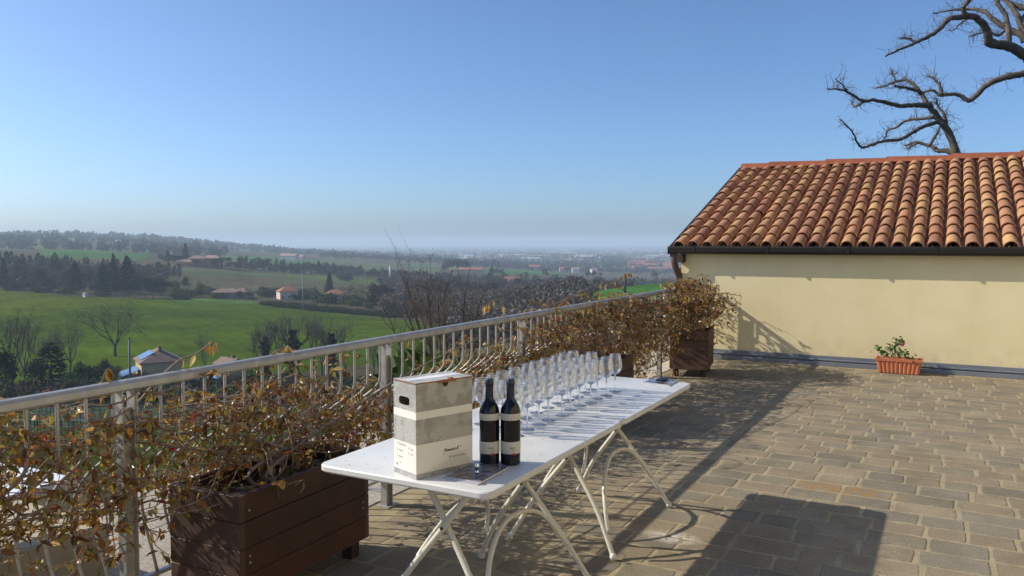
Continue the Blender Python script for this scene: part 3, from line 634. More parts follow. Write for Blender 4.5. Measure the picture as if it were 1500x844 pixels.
# ================================================================== WINE BOX
def text_mesh(txt, size, name='t'):
    cu = bpy.data.curves.new(name, 'FONT'); cu.body = txt; cu.size = size; cu.resolution_u = 2; o = bpy.data.objects.new(name, cu); COL.objects.link(o)
    bpy.context.view_layer.update(); me = bpy.data.meshes.new_from_object(o.evaluated_get(bpy.context.evaluated_depsgraph_get()))
    V = np.array([v.co[:] for v in me.vertices]); Fc = [tuple(p.vertices) for p in me.polygons]; bpy.data.objects.remove(o); bpy.data.curves.remove(cu); bpy.data.meshes.remove(me); return V, Fc
ink = mat('black_ink', (.02, .02, .02), .7); redink = mat('red_ink', (.6, .02, .02), .5)
card = mat('white_card', (.84, .80, .72), .6, var=.03)
m, n, bs_ = new_mat('sketch_print')
oc = N(n, 'ShaderNodeTexCoord').outputs['Object']
def hatch(rot, sc_, dist=1.2):
    mp = N(n, 'ShaderNodeMapping'); mp.inputs['Rotation'].default_value = rot; n.links.new(oc, mp.inputs[0])
    wv = N(n, 'ShaderNodeTexWave'); wv.inputs['Scale'].default_value = sc_; wv.inputs['Distortion'].default_value = dist; wv.inputs['Detail'].default_value = 3; n.links.new(mp.outputs[0], wv.inputs[0]); return wv.outputs['Fac']
big = maprange(n, noise(n, 11, 6, .65), .46, .54, 0, 1)
h1 = hatch((0, R(40), R(20)), 60, 5); h2 = hatch((0, R(-50), R(60)), 75, 6)
ln = N(n, 'ShaderNodeMath', operation='MULTIPLY'); n.links.new(maprange(n, h1, .2, .7, .35, 1), ln.inputs[0]); n.links.new(maprange(n, h2, .2, .7, .45, 1), ln.inputs[1])
sp = maprange(n, noise(n, 260, 4, .8), .35, .65, .55, 1.2)
ln2 = N(n, 'ShaderNodeMath', operation='MULTIPLY'); n.links.new(ln.outputs[0], ln2.inputs[0]); n.links.new(sp, ln2.inputs[1])
c1 = mixc(n, ln2.outputs[0], (.20, .195, .18), (.80, .765, .69)); c1 = mixc(n, big, c1, mixc(n, 1., c1, (.72, .72, .72), 'MULTIPLY'))
n.links.new(c1, bs_.inputs['Base Color']); bs_.inputs['Roughness'].default_value = .6; sketch = m
kraft = mat('brown_cardboard', (.28, .12, .055), .8, var=.15)
inner = mat('box_inside', (.03, .02, .015), .9)
bn = np.array([-1.634, 2.294]); br = np.array([-1.546, 2.530]); blft = np.array([-1.768, 2.347]); BH = .34
ux = (br-bn)/np.linalg.norm(br-bn); WX = np.linalg.norm(br-bn); uy = np.array([-ux[1], ux[0]]); WYb = .143
# front face runs along ux (long side), the handle side along uy
bx = thing('wine_carton', 'upright printed cardboard wine box with grey sketches and a handle hole', 'box', (*bn, T+.001))
bx.rotation_euler = (0, 0, math.atan2(ux[1], ux[0]))
class LB(MB): pass
def lbuild(b, name, mats, parent):          # geometry given in the carton's own frame
    o = MB.build(b, name, mats, None, (0, 0, 0)); o.parent = parent; o.location = (0, 0, 0); return o
b = MB()
lev = [(0, .018, 0), (.018, .122, 1), (.122, .212, 0), (.212, .240, 1), (.240, BH, 0)]
for z0, z1, mi in lev:
    if z1 < BH-.01 or True:
        b.add([(0, 0, z0), (WX, 0, z0), (WX, 0, z1), (0, 0, z1)], [(0, 1, 2, 3)], mi=mi)
        b.add([(WX, 0, z0), (WX, WYb, z0), (WX, WYb, z1), (WX, 0, z1)], [(0, 1, 2, 3)], mi=mi)
        b.add([(WX, WYb, z0), (0, WYb, z0), (0, WYb, z1), (WX, WYb, z1)], [(0, 1, 2, 3)], mi=mi)
    if z1 < BH: b.add([(0, WYb, z0), (0, 0, z0), (0, 0, z1), (0, WYb, z1)], [(0, 1, 2, 3)], mi=mi)
# handle side top panel with a rounded hole
hc = np.array([WYb*.5+.002, .272]); K = 32; hole = []; rect = []
for k in range(K):
    a_ = 2*pi*k/K; ca, sa = cos(a_), sin(a_); hole.append((hc[0]+.034*np.sign(ca)*abs(ca)**.5, hc[1]+.0155*np.sign(sa)*abs(sa)**.6))
    s_ = min((WYb-hc[0] if ca > 0 else hc[0])/max(abs(ca), 1e-6), (BH-hc[1] if sa > 0 else hc[1]-.24)/max(abs(sa), 1e-6)); rect.append((hc[0]+ca*s_, hc[1]+sa*s_))
V = [(0, q[0], q[1]) for q in rect]+[(0, q[0], q[1]) for q in hole]+[(.004, q[0], q[1]) for q in hole]
b.add(V, [((k+1) % K, k, K+k, K+(k+1) % K) for k in range(K)], mi=0)
for cy_, cz_ in ((0, .24), (0, BH), (WYb, .24), (WYb, BH)):     # corners cut by the angular sampling
    ks = sorted(range(K), key=lambda k: (rect[k][0]-cy_)**2+(rect[k][1]-cz_)**2)[:2]; b.add([(0, cy_, cz_), (0, *rect[ks[0]]), (0, *rect[ks[1]])], [(0, 1, 2)])
b.add(V[K:], [((k+1) % K, k, K+k, K+(k+1) % K) for k in range(K)], mi=2)
b.add([(0, 0, .001), (WX, 0, .001), (WX, WYb, .001), (0, WYb, .001)], [(3, 2, 1, 0)], mi=1)
lbuild(b, 'carton_body', [sketch, card, kraft], bx)
b = MB(); b.box((-.0015, -.0015, BH+.0005), (WX+.001, WYb+.001, BH+.0035), mi=0); b.box((.012, .055, BH+.0036), (WX-.012, .1, BH+.0045), mi=1)
b.box((.0, -.0025, BH-.001), (WX, -.0016, BH+.003), mi=2); b.box((-.0025, .002, BH-.001), (-.0016, WYb, BH+.003), mi=2)
b.box((.095, -.006, BH-.006), (.175, -.0026, BH+.0045), mi=2); b.box((.142, -.012, BH+.0046), (.156, .006, BH+.010), mi=2)
lbuild(b, 'lid', [sketch, mat('pale_card', (.7, .7, .7), .6), kraft], bx)
b = MB(); a_ = np.linspace(pi, 2*pi, 12); b.add([(.128+.013*cos(q), -.0008, BH-.006+.016*sin(q)) for q in a_], [tuple(range(12))[::-1]]); lbuild(b, 'thumb_notch', inner, bx)
def strokes(b, lines, x0, z0, s_, r, yv=-.0006):
    for l in lines:
        P = smoothline([(x0+px_*s_, yv, z0+pz*s_) for px_, pz in l], 3) if len(l) > 2 else np.array([(x0+px_*s_, yv, z0+pz*s_) for px_, pz in l])
        b.tube(P, r, 4)
sig = [[(0, -.3), (.3, .6), (.6, 1.5), (.75, .2), (1.2, 1.3), (1.35, .1), (1.6, .3)], [(1.6, .3), (2.1, .8), (1.7, .7), (1.65, .15), (2.1, .3), (2.25, .8), (2.3, .1)], [(2.3, .1), (2.6, .75), (2.75, .1), (3.0, .75), (3.15, .1), (3.4, .7), (3.55, .1)],
       [(3.55, .1), (3.9, .8), (3.65, .6), (3.75, .1), (4.1, .3), (4.15, .75), (3.95, .85)], [(4.2, .75), (4.4, .8), (4.45, .1), (4.6, .6), (4.95, .85)], [(4.95, .85), (5.4, .8), (5.1, .7), (5.05, .15), (5.5, .3), (5.6, .8), (5.65, .1), (6.0, .4)], [(6.0, .4), (6.5, 1.5), (6.35, .2), (6.8, .2)], [(6.1, .9), (6.9, 1.0)], [(7.3, 1.15), (8.1, 1.2)]]
b = MB(); strokes(b, sig, .120, .078, .0098, .0008); b.tube([(.118, -.0005, .069), (.225, -.0005, .069)], .0004, 4)
V, Fc = text_mesh('METODICO E BIO', .009); 
if len(V): b.add(np.c_[V[:, 0]+.142, np.full(len(V), -.0006), V[:, 1]+.054], Fc)
for q in range(38):                          # diagonal vine rows drawn along the bottom
    xx = .004+q*.0063; hh = .014+.045*min(1, q/26)*rng.uniform(.85, 1.1); 
    if xx+hh*.55 < WX: b.tube([(xx+hh*.55, -.0003, .002), (xx, -.0003, hh)], .00035, 3)
lbuild(b, 'lettering', ink, bx)
b = MB()
for k, (yy, zz) in enumerate(((.12, .108), (.12, .085), (.12, .062), (.12, .040), (.045, .100), (.045, .082))):
    V, Fc = text_mesh(['Rosso fermo', 'Rosato', 'Bianco', 'Vino', 'bag', 'box'][k], .0085); b.add(np.c_[np.full(len(V), -.0006), yy-.012-V[:, 0], V[:, 1]+zz], Fc)
    if k != 3: a_ = np.arange(12)*pi/6; b.tube([(-.0005, yy+.0035*cos(q), zz+.004+.0035*sin(q)) for q in list(a_)+[a_[0]]], .0003, 3)
lbuild(b, 'side_lettering', ink, bx)
b = MB(); a_ = np.arange(14)*2*pi/14; b.add([(-.0008, .122+.0045*cos(q), .034+.0045*sin(q)) for q in a_], [tuple(range(14))]); lbuild(b, 'red_dot', redink, bx)
# ================================================================== BOTTLES
wineg = mat('dark_bottle_glass', (.004, .006, .012), .06, var=.1, spec=.5, coat=0)
capm = mat('navy_capsule', (.012, .016, .035), .3, var=.1)
lab_m = mat('cream_label', (.62, .58, .48), .6, var=.03)
def bottle(x, y, ang, label):
    z = T+.001; t = thing('wine_bottle', label, 'bottle', (x, y, z), 'dark wine bottles beside the box')
    b = MB(); b.lathe(smoothline([(.0001, .004), (.02, .001), (.034, .001), (.0375, .006), (.0378, .02), (.0378, .12), (.0378, .190), (.0372, .203), (.033, .220), (.0225, .238), (.0165, .250), (.0148, .262), (.0145, .29)], 3), 40, c=(x, y, z)); b.build('bottle_glass', wineg, t, smooth=True)
    b = MB(); b.lathe([(.0157, .236+.014), (.0153, .258), (.015, .295), (.0152, .3025), (.0162, .3035), (.0163, .311), (.0155, .3125), (.0157, .322), (.014, .3248), (.0001, .325)], 32, c=(x, y, z)); o = b.build('capsule', capm, t); smooth_angle(o, 50)
    for z0, z1 in ((.172, .197), (.045, .091)):
        b = MB(); b.lathe([(.0381, z0), (.0384, z0+.0005), (.0384, z1-.0005), (.0381, z1)], 40, c=(x, y, z)); lb_ = b.build('paper_label', lab_m, t, smooth=True)
    # writing and dot on the lower label, wrapped on the cylinder
    rr = .0388
    def wrap(V2): 
        th_ = ang+V2[:, 0]/rr; return np.c_[x+rr*np.cos(th_), y+rr*np.sin(th_), z+V2[:, 1]]
    b = MB()
    for l in sig: 
        P = smoothline([(q[0]*.0028-.004, .067+q[1]*.0028) for q in l], 3); b.tube(wrap(P), .00035, 4)
    V, Fc = text_mesh('VINO', .005); b.add(wrap(np.c_[V[:, 0]+.004, V[:, 1]+.058]), Fc); b.build('lettering', ink, lb_)
    b = MB(); a_ = np.arange(14)*2*pi/14; b.add(wrap(np.c_[.012+.0048*np.cos(a_), .046+.0048*np.sin(a_)])+np.array([.0004*cos(ang), .0004*sin(ang), 0]), [tuple(range(14))]); b.build('red_dot', redink, lb_)
va = math.atan2(-2.6, 1.5)
bottle(-1.513, 2.600, va+.0, 'left dark wine bottle with cream labels, next to the printed box')
bottle(-1.443, 2.638, va+.0, 'right dark wine bottle with cream labels, nearer the open table edge')
# ================================================================== BROCHURES AND SMALL THINGS
m, n, bs_ = new_mat('printed_photo'); c1 = mixc(n, maprange(n, noise(n, 22, 5, .7), .38, .62, 0, 1), (.045, .038, .045), (.33, .29, .32)); c1 = mixc(n, maprange(n, noise(n, 8, 2), .55, .62, 0, .8), c1, (.05, .035, .035))
n.links.new(c1, bs_.inputs['Base Color']); bs_.inputs['Roughness'].default_value = .22; photo = m
paper = mat('paper_edge', (.62, .62, .66), .6)
def brochure(P4, label, nlay=3):
    c = np.mean(P4, 0); t = thing('brochure', label, 'brochure', (c[0], c[1], T))
    for k in range(nlay):
        b = MB(); P = np.array(P4)+np.array([-.003, -.004])*(nlay-1-k); z0 = T+.001+k*.0032; z1 = z0+.003
        b.add([(*q, z0) for q in P]+[(*q, z1) for q in P], [(3, 2, 1, 0), (0, 1, 5, 4), (1, 2, 6, 5), (2, 3, 7, 6), (3, 0, 4, 7)], mi=1); b.add([(*q, z1) for q in P], [(0, 1, 2, 3)]); b.build('booklet', [photo, paper], t)
    return t
brochure([(-1.553, 2.352), (-1.405, 2.352), (-1.412, 2.570), (-1.545, 2.568)], 'glossy booklets with dark cover photograph lying in front of the bottles')
brochure([(-1.585, 4.540), (-1.412, 4.515), (-1.42, 4.70), (-1.575, 4.712)], 'glossy booklet at the far empty end of the white tables', 2)
chrome = mat('polished_steel', (.7, .7, .72), .08, 1, var=.02)
b = MB(); z = T+.0112; c = (-1.474, 2.443, z)
b.lathe([(.0001, 0), (.0085, 0), (.009, .004), (.0055, .007), (.005, .010), (.0088, .013), (.0092, .024), (.0085, .03), (.006, .034), (.0045, .038), (.0001, .040)], 20, c=c)
tag(b.build('bottle_stopper', chrome, loc=c, smooth=True), 'small shiny steel bottle stopper standing on the near booklets', 'stopper')
b = MB(); c = np.array([-1.495, 4.625, T+.0185]); d = np.array([.45, .9, 0]); d /= np.linalg.norm(d); q = [c+d*k for k in (-.05, -.045, -.02, 0, .012, .045, .05)]
b.tube(q, [.004, .0085, .010, .010, .0115, .0105, .005], 12)
tag(b.build('pocket_corkscrew', mat('blue_plastic', (.03, .07, .16), .25), loc=tuple(c-(0, 0, .011)), smooth=True), 'small dark blue corkscrew lying on the far booklet', 'corkscrew')

# ================================================================== TERRACOTTA TROUGH + GERANIUM
tc = mat('terracotta', (.50, .165, .075), .75, var=.2, vs=14, bmp=.2, bs=50)
gx, gy = -.50, 10.60; t = thing('terracotta_trough', 'ribbed terracotta flower trough standing against the yellow wall', 'flower trough', (gx, gy, 0))
b = MB(); NP = 120; ringp = []
def trough_ring(hx, hy, z, rib):
    P = []
    for k in range(NP):
        s_ = k/NP*4; e = int(s_); f = s_-e
        a0 = [(-1, -1), (1, -1), (1, 1), (-1, 1)][e]; a1 = [(1, -1), (1, 1), (-1, 1), (-1, -1)][e]; q = np.array(a0)*(1-f)+np.array(a1)*f
        nrm = np.array([(0, -1), (1, 0), (0, 1), (-1, 0)][e]); rb = rib*(abs(sin(f*pi*(10 if e % 2 == 0 else 4)))-.5)
        P.append((gx+q[0]*hx+nrm[0]*rb, gy+q[1]*hy+nrm[1]*rb, z))
    return P
R_ = [trough_ring(.208, .075, .002, .0), trough_ring(.215, .08, .012, .009), trough_ring(.238, .094, .14, .010), trough_ring(.24, .095, .146, 0), trough_ring(.252, .104, .150, 0), trough_ring(.254, .106, .182, 0), trough_ring(.24, .092, .184, 0), trough_ring(.225, .08, .15, 0)]
V = np.concatenate(R_); b.add(V, [(r_*NP+k, r_*NP+(k+1) % NP, r_*NP+NP+(k+1) % NP, r_*NP+NP+k) for r_ in range(len(R_)-1) for k in range(NP)]+[tuple(range(NP))[::-1]]); b.build('trough', tc, t)
b = MB(); b.box((gx-.222, gy-.078, .14), (gx+.222, gy+.078, .155)); b.build('soil', soil_m, t)
t = thing('geranium', 'sparse geranium with one pink flower growing in the terracotta trough', 'plant', (gx, gy, .155))
sb = MB(); lb = MB(); a_ = np.arange(9)*2*pi/9; GT = np.array([(0, 0, 0)]+[(cos(q)*(1 if i % 2 else .85), sin(q)*(1 if i % 2 else .85), .22) for i, q in enumerate(a_)]); GF = [(0, i+1, (i+1) % 9+1) for i in range(9)]
pts = [(-.26, -.03, .33), (-.17, -.02, .29), (-.12, .0, .36), (-.07, -.03, .28), (-.03, 0, .47), (0, -.02, .44), (.03, .01, .46), (-.05, .02, .38), (.02, -.03, .30), (.06, -.02, .28), (.14, -.05, .22), (-.14, -.04, .24), (-.09, .02, .32), (.0, .0, .26), (-.2, 0, .31), (.08, .0, .25)]
LP = []
for q in pts:
    q = np.array(q)*np.array([1, 1, .8])+np.array([0, 0, .02]); st = np.array([q[0]*.35-.03, rng.uniform(-.02, .02), .15]); P = smoothline([st, (st+q)/2+np.array([0, 0, .02]), q], 4)+np.array([gx, gy, 0]); sb.tube(P, .0025, 5)
    for k in range(11): LP.append(P[-1]+rng.normal(0, .021, 3)); 
    LP.append(P[-3])
LP = np.array(LP); n_ = len(LP); lb.inst(GT, GF, rotmats(n_), LP, np.array([(.07, .15, .03)])*rng.uniform(.6, 1.5, (n_, 1)), .0165*rng.uniform(.7, 1.3, n_))
sb.build('stems', stem_m, t); lb.build('leaves', leafmat('geranium_leaf', .5, .3), t)
b = MB(); fc = np.array([gx+.035, gy-.03, .355]); FPn = fc+rng.normal(0, .011, (26, 3)); b.inst(GT, GF, rotmats(26), FPn, np.tile([(.75, .06, .25)], (26, 1)), .011); b.build('flower', leafmat('pink_petal', .5, .3), t)

# ================================================================== KIOSK BELOW THE TERRACE
t = thing('garden_counter', 'white topped counter on a low beige plinth beyond the railing at the left', 'counter', (-4.5, 1.4, -.32))
b = MB(); b.box((-5.0, -1.0, -.34), (-4.098, 2.80, 0), bev=.006)
for yy in (-.2, .6, 1.4, 2.2): b.box((-4.0985, yy, -.32), (-4.0965, yy+.006, -.003), (.3, .3, .3))
b.build('plinth', mat('beige_panel', (.42, .36, .25), .8, var=.08, vs=3), t)
b = MB(); b.box((-4.6, -.6, .001), (-4.22, 2.15, .419)); b.build('base', mat('shade_fill', (.012, .012, .012), .9), t)  # near-black block stands in for the shade under the white top
b = MB(); b.box((-4.85, -.9, .42), (-3.62, 2.32, .45), bev=.006); b.build('top', mat('white_sheet', (.8, .8, .82), .4, var=.05), t)

# ================================================================== UNSEEN HOUSE (off to the right, mirrored in the bottles, added for warm bounce light)
t = thing('unseen_house', 'tall pale yellow unseen house right of the terrace, added for warm bounce light, mirrored in the wine bottles', 'house', (5.6, 1, 0))
b = MB(); b.box((5.6, -7.5, -.5), (12, 9.2, 6.8)); b.build('wall', mat('house_render', (.66, .56, .34), .9, var=.06, vs=1), t)
b = MB(); b.add([(5.1, -8, 6.81), (12.5, -8, 6.81), (12.5, 9.7, 6.81), (5.1, 9.7, 6.81), (8.8, -4.5, 8.9), (8.8, 6.2, 8.9)], [(3, 2, 1, 0), (0, 1, 4), (1, 2, 5, 4), (2, 3, 5), (3, 0, 4, 5)]); b.build('roof', mat('house_tiles', (.30, .13, .07), .85, var=.3, vs=3), t)
for zz in (.9, 4.1):
    for yy in (-6, -3.2, -.4, 2.4, 5.2, 7.8):
        b = MB(); b.box((5.55, yy-.55, zz), (5.597, yy+.55, zz+1.6)); f = b.build('window', mat_wf, t) if False else b.build('window', mat('frame_white', (.6, .6, .57), .5), t)
        b = MB(); b.box((5.54, yy-.47, zz+.08), (5.549, yy+.47, zz+1.52)); b.build('pane', mat('pane_dark', (.02, .025, .03), .08), f)

# ================================================================== TREES
bark = mat('bark', (.075, .062, .05), .9, col=False, var=.35, vs=4, bmp=.5, bs=12, bd=.02)
twig_m = mat('bare_twig', rough=.9, col=True, var=.2, vs=.4)
fol_m = leafmat('foliage', .8, .2, spec=.05)
TT = np.array([(-.5, 0, 0), (.5, 0, .1), (0, .9, 0), (.1, .4, .35)]); TF = [(0, 1, 2), (0, 3, 1), (1, 3, 2)]
def crown_pts(kind, n_, r):
    if kind == 'cypress':
        z = r.beta(1.3, 1.5, n_); rad_ = .105*np.sqrt(np.clip(np.sin(np.clip(z*1.02+.04, 0, 1)**.75*pi), 0, 1))*r.uniform(.55, 1.08, n_); a = r.uniform(0, 2*pi, n_); return np.c_[rad_*np.cos(a), rad_*np.sin(a), .04+z*.96]
    if kind == 'conifer':
        z = r.uniform(0, 1, n_)**1.1; lay = .75+.25*np.abs(np.sin(z*28)); rad_ = .27*(1-z)**.8*lay*r.uniform(.25, 1.05, n_)+.006; a = r.uniform(0, 2*pi, n_); rad_ *= 1+.25*np.sin(a*3+z*9); return np.c_[rad_*np.cos(a), rad_*np.sin(a), .14+z*.86-rad_*.15]
    if kind == 'pine':
        k = r.integers(0, 9, n_); cen = np.array([(0, 0, .83), (.25, .05, .76), (-.25, .0, .77), (.05, .27, .78), (0, -.26, .75), (.17, -.2, .82), (-.18, .2, .84), (.36, .12, .68), (-.37, -.1, .70)])[k]; v = r.normal(0, 1, (n_, 3)); v /= np.linalg.norm(v, axis=1)[:, None]; return cen+v*np.array([.19, .19, .11])*r.uniform(.5, 1.05, (n_, 1))
    if kind == 'round':
        K = 14; cen = r.normal(0, 1, (K, 3)); cen /= np.linalg.norm(cen, axis=1)[:, None]; cen = cen*np.array([.22, .22, .24])*r.uniform(.5, 1.05, (K, 1))+(0, 0, .6); v = r.normal(0, 1, (n_, 3)); v /= np.linalg.norm(v, axis=1)[:, None]; return cen[r.integers(0, K, n_)]+v*.15*r.uniform(.4, 1.1, (n_, 1))
    if kind == 'bush':
        K = 9; cen = np.c_[r.uniform(-.5, .5, K), r.uniform(-.5, .5, K), r.uniform(.2, .65, K)]; v = r.normal(0, 1, (n_, 3)); v /= np.linalg.norm(v, axis=1)[:, None]; p = cen[r.integers(0, K, n_)]+v*.3*r.uniform(.4, 1.1, (n_, 1)); p[:, 2] = np.abs(p[:, 2]); return p
def clumpcol(P, base, r, amp=.45):
    f = 1+amp*np.sin(P[:, 0]*17+r.uniform(0, 6))*np.sin(P[:, 1]*15+1)*np.sin(P[:, 2]*19+2)*1.4+r.uniform(-.28, .28, len(P)); return np.array(base)*np.clip(f, .4, 1.9)[:, None]
def branches(b, r, h, lv=5, rad0=.022, spread=.5, up=.25, trunk=.25, n0=5, col=(.085, .07, .055), seg=3, minr=.0012, ratio=.72, fork=(2, 4)):
    """recursive limbs in units of the tree height"""
    tips = []
    def go(p, d, L, rr, k):
        pts = [p.copy()]
        for _ in range(seg):
            d = d+r.normal(0, .13, 3)+np.array([0, 0, up*.25]); d /= np.linalg.norm(d); p = p+d*L/seg; pts.append(p.copy())
        b.tube(np.array(pts)*h, np.linspace(rr, rr*.66, seg+1)*h, 5 if k > 2 else 3, col, cap=False)
        if k == 0: tips.append(p); return
        for q in range(r.integers(fork[0], fork[1]+1)):
            dd = d+r.normal(0, spread, 3); dd[2] += up*.5; dd /= np.linalg.norm(dd); i0 = r.integers(1, seg+1) if q else seg; go(pts[i0], dd, L*ratio*r.uniform(.8, 1.15), max(rr*.58, minr), k-1)
    p0 = np.zeros(3); p1 = np.array([r.normal(0, .015), r.normal(0, .015), trunk]); b.tube(np.array([p0, p0*.5+p1*.5+(r.normal(0, .008), 0, 0), p1])*h, np.array([rad0*1.35, rad0, rad0*.9])*h, 8, col)
    for q in range(n0):
        a = 2*pi*q/n0+r.uniform(-.4, .4); d = np.array([cos(a)*spread, sin(a)*spread, 1.]); d /= np.linalg.norm(d); go(p1*(r.uniform(.8, 1.0)), d, (1-trunk)*.30, rad0*.62, lv-1)
    return np.array(tips)
PROTO = {}
def make_tree(kind, var, base):
    """prototype tree of height 1 at the origin"""
    r = np.random.default_rng(hash((kind, var)) % 1000 if False else (sum(map(ord, kind))*7+var)); label = ''
    nm = {'cypress': 'cypress_tree', 'conifer': 'conifer_tree', 'pine': 'umbrella_pine', 'round': 'leafy_tree', 'bare': 'bare_tree', 'bud': 'budding_tree', 'ivy': 'ivy_clad_tree', 'bush': 'bush'}[kind]
    t = thing(nm, '', 'tree' if kind != 'bush' else 'bush', (0, 0, 0))
    if kind in ('cypress', 'conifer', 'pine', 'round', 'bush'):
        n_ = {'cypress': 420, 'conifer': 900, 'pine': 1000, 'round': 900, 'bush': 600}[kind]; P = crown_pts(kind, n_, r); s_ = {'cypress': .05, 'conifer': .055, 'pine': .05, 'round': .05, 'bush': .13}[kind]
        b = MB(); b.inst(TT, TF, rotmats(n_, r.uniform(0, 6.3, n_), r.uniform(-1.5, 1.5, n_), r.uniform(-1.5, 1.5, n_)), P, clumpcol(P, base, r), s_*r.uniform(.5, 1.3, n_)); b.build('crown', fol_m, t)
        if kind != 'bush':
            b = MB(); b.tube([(0, 0, -.02), (.005, 0, .3), (0, .004, .75 if kind != 'cypress' else .5)], [.018, .014, .004], 7)
            if kind == 'pine':
                for q in range(6): a = q*1.05; b.tube([(0, 0, .5), (.1*cos(a), .1*sin(a), .63), (.27*cos(a), .27*sin(a), .74)], [.01, .007, .003], 5)
            b.build('trunk', bark, t)
    else:
        b = MB(); dense = kind == 'bare'
        tips = branches(b, r, 1., lv=5, rad0=.016 if kind != 'ivy' else .02, spread=.42 if kind != 'bud' else .5, up=.35, trunk=.2 if kind != 'ivy' else .3, n0=4, col=(.078, .064, .052), minr=.0011, fork=(2, 3))
        b.build('limbs', twig_m, t)
        n_ = len(tips); rep = 6; P = np.repeat(tips, rep, 0)+r.normal(0, .022, (n_*rep, 3)); TWT = np.array([(0, 0, 0), (.035, 0, .5), (0, .02, 1.), (-.03, .01, .45)]); TWF = [(0, 1, 2), (0, 2, 3)]
        colr_ = (np.array((.13, .105, .085)) if kind != 'bud' else np.array(base))*r.uniform(.7, 1.35, (len(P), 1))
        b = MB(); b.inst(TWT*np.array([1, 1, 1]) if kind != 'bud' else TT*.55, TWF if kind != 'bud' else TF, rotmats(len(P), r.uniform(0, 6.3, len(P)), r.uniform(-.9, .9, len(P)), r.uniform(-.9, .9, len(P))), P, colr_, .045 if kind != 'bud' else .03); b.build('crown' if kind != 'bud' else 'young_leaves', twig_m, t)
        if kind == 'ivy':
            n_ = 700; z = r.uniform(0, .62, n_); a = r.uniform(0, 6.3, n_); rd = (.07*(1-z*.6)+.02*np.sin(z*30))*r.uniform(.3, 1.1, n_); P = np.c_[rd*np.cos(a)+.0, rd*np.sin(a), z]; b = MB(); b.inst(TT, TF, rotmats(n_), P, np.array([(.02, .035, .014)])*r.uniform(.5, 1.5, (n_, 1)), .04); b.build('ivy', fol_m, t)
    return t
BASES = {'cypress': (.022, .034, .02), 'conifer': (.026, .042, .026), 'pine': (.026, .042, .018), 'round': (.05, .06, .03), 'bud': (.17, .17, .055), 'bare': 0, 'ivy': 0, 'bush': (.05, .065, .025)}
for kind, nv in (('cypress', 3), ('conifer', 3), ('pine', 2), ('round', 3), ('bare', 4), ('bud', 3), ('ivy', 2), ('bush', 3)): PROTO[kind] = [make_tree(kind, v, BASES[kind]) for v in range(nv)]
PROTO['lime'] = [make_tree('round', 11, (.16, .17, .03))]
PROTO['brown'] = [make_tree('round', 12, (.115, .09, .068)), make_tree('round', 13, (.135, .10, .078))]
PROTO['shrubg'] = [make_tree('bush', 14, (.09, .15, .03)), make_tree('bush', 15, (.08, .12, .03))]
for q in (PROTO['lime']): q.name = 'lime_green_tree'
for q in PROTO['brown']: q.name = 'bare_wood_tree'
USED = set()
def plant(kind, pos, h, label, group=None, wide=1., sink=.3):
    pr = PROTO[kind][rng.integers(len(PROTO[kind]))]
    if pr.name not in USED: 
        USED.add(pr.name); o = pr; o.location = pos; o.rotation_euler = (0, 0, rng.uniform(0, 6.28)); o.scale = (h*wide, h*wide, h); o['label'] = label
    else: o = dup(pr, tuple(pos), rng.uniform(0, 6.28), (h*wide, h*wide, h), label)
    if group: o['group'] = group
    elif 'group' in o: del o['group']
    o.location = (pos[0], pos[1], pos[2]-sink*min(1, h/8)); return o
def hpx(rows, d): return rows/F_PX*d
# long cypress row on the ridge
for k, x in enumerate(list(np.linspace(-60, 100, 34))+[106, 117, 124, 130, 136, 145, 151, 156, 160, 166, 172, 178, 184, 190]+list(np.linspace(196, 262, 15))):
    plant('cypress', spot(x+rng.uniform(-1.5, 1.5), 640+rng.uniform(-8, 8)), hpx(rng.uniform(18, 28) if x < 110 else rng.uniform(13, 23), 640), 'dark slender cypress in the long row on the ridge at left', 'cypresses in the long ridge row', 1.5)
# mixed belt above the green field
belt = [(-40, 'bare'), (-15, 'brown'), (5, 'cypress'), (12, 'bare'), (20, 'bare'), (28, 'brown'), (36, 'bare'), (46, 'bare'), (54, 'brown'), (62, 'bare'), (70, 'bare'), (78, 'brown'), (84, 'bare'), (92, 'bare'), (98, 'brown'), (122, 'bare'), (130, 'brown'), (138, 'bare'), (150, 'brown'), (143, 'bare'), (196, 'bare'), (206, 'bare')]
for x, k in belt: plant(k, spot(x, 495+rng.uniform(-14, 30)), hpx(rng.uniform(36, 50), 500), {'bare': 'leafless brown tree in the belt above the green field', 'brown': 'twiggy brown tree in the belt above the green field', 'cypress': 'dark pointed cypress at the far left of the belt'}[k], 'leafless trees of the belt', 1.15)
plant('conifer', spot(110, 478), hpx(48, 478), 'tall dark conifer in the middle of the tree belt', None, 1.1)
plant('conifer', spot(166, 490), hpx(58, 490), 'slim spire-shaped conifer left of the spreading cedar', None, .75)
plant('conifer', spot(186, 492), hpx(55, 492), 'spreading dark cedar above the umbrella pines', None, 1.35)
plant('conifer', spot(150, 472), hpx(46, 472), 'dark conifer left of the umbrella pines, over the small white hut', None, 1.2)
for x, h_ in ((178, 30), (196, 31), (210, 32), (222, 33), (236, 29)): plant('pine', spot(x, 455+rng.uniform(-6, 8)), hpx(h_, 455), 'dark umbrella pine in the clump at the right end of the belt', 'clump of umbrella pines', 1.1)
plant('bud', spot(212, 520), hpx(48, 520), 'pale olive budding tree behind the umbrella pines', None, 1.1)
for x, d_, h_ in ((60, 478, 10), (95, 472, 9), (150, 462, 9), (20, 490, 9), (270, 450, 8), (262, 455, 9)): plant('bush', spot(x, d_), hpx(h_, d_), 'low dark bush at the foot of the tree belt', 'bushes under the tree belt', 2.)
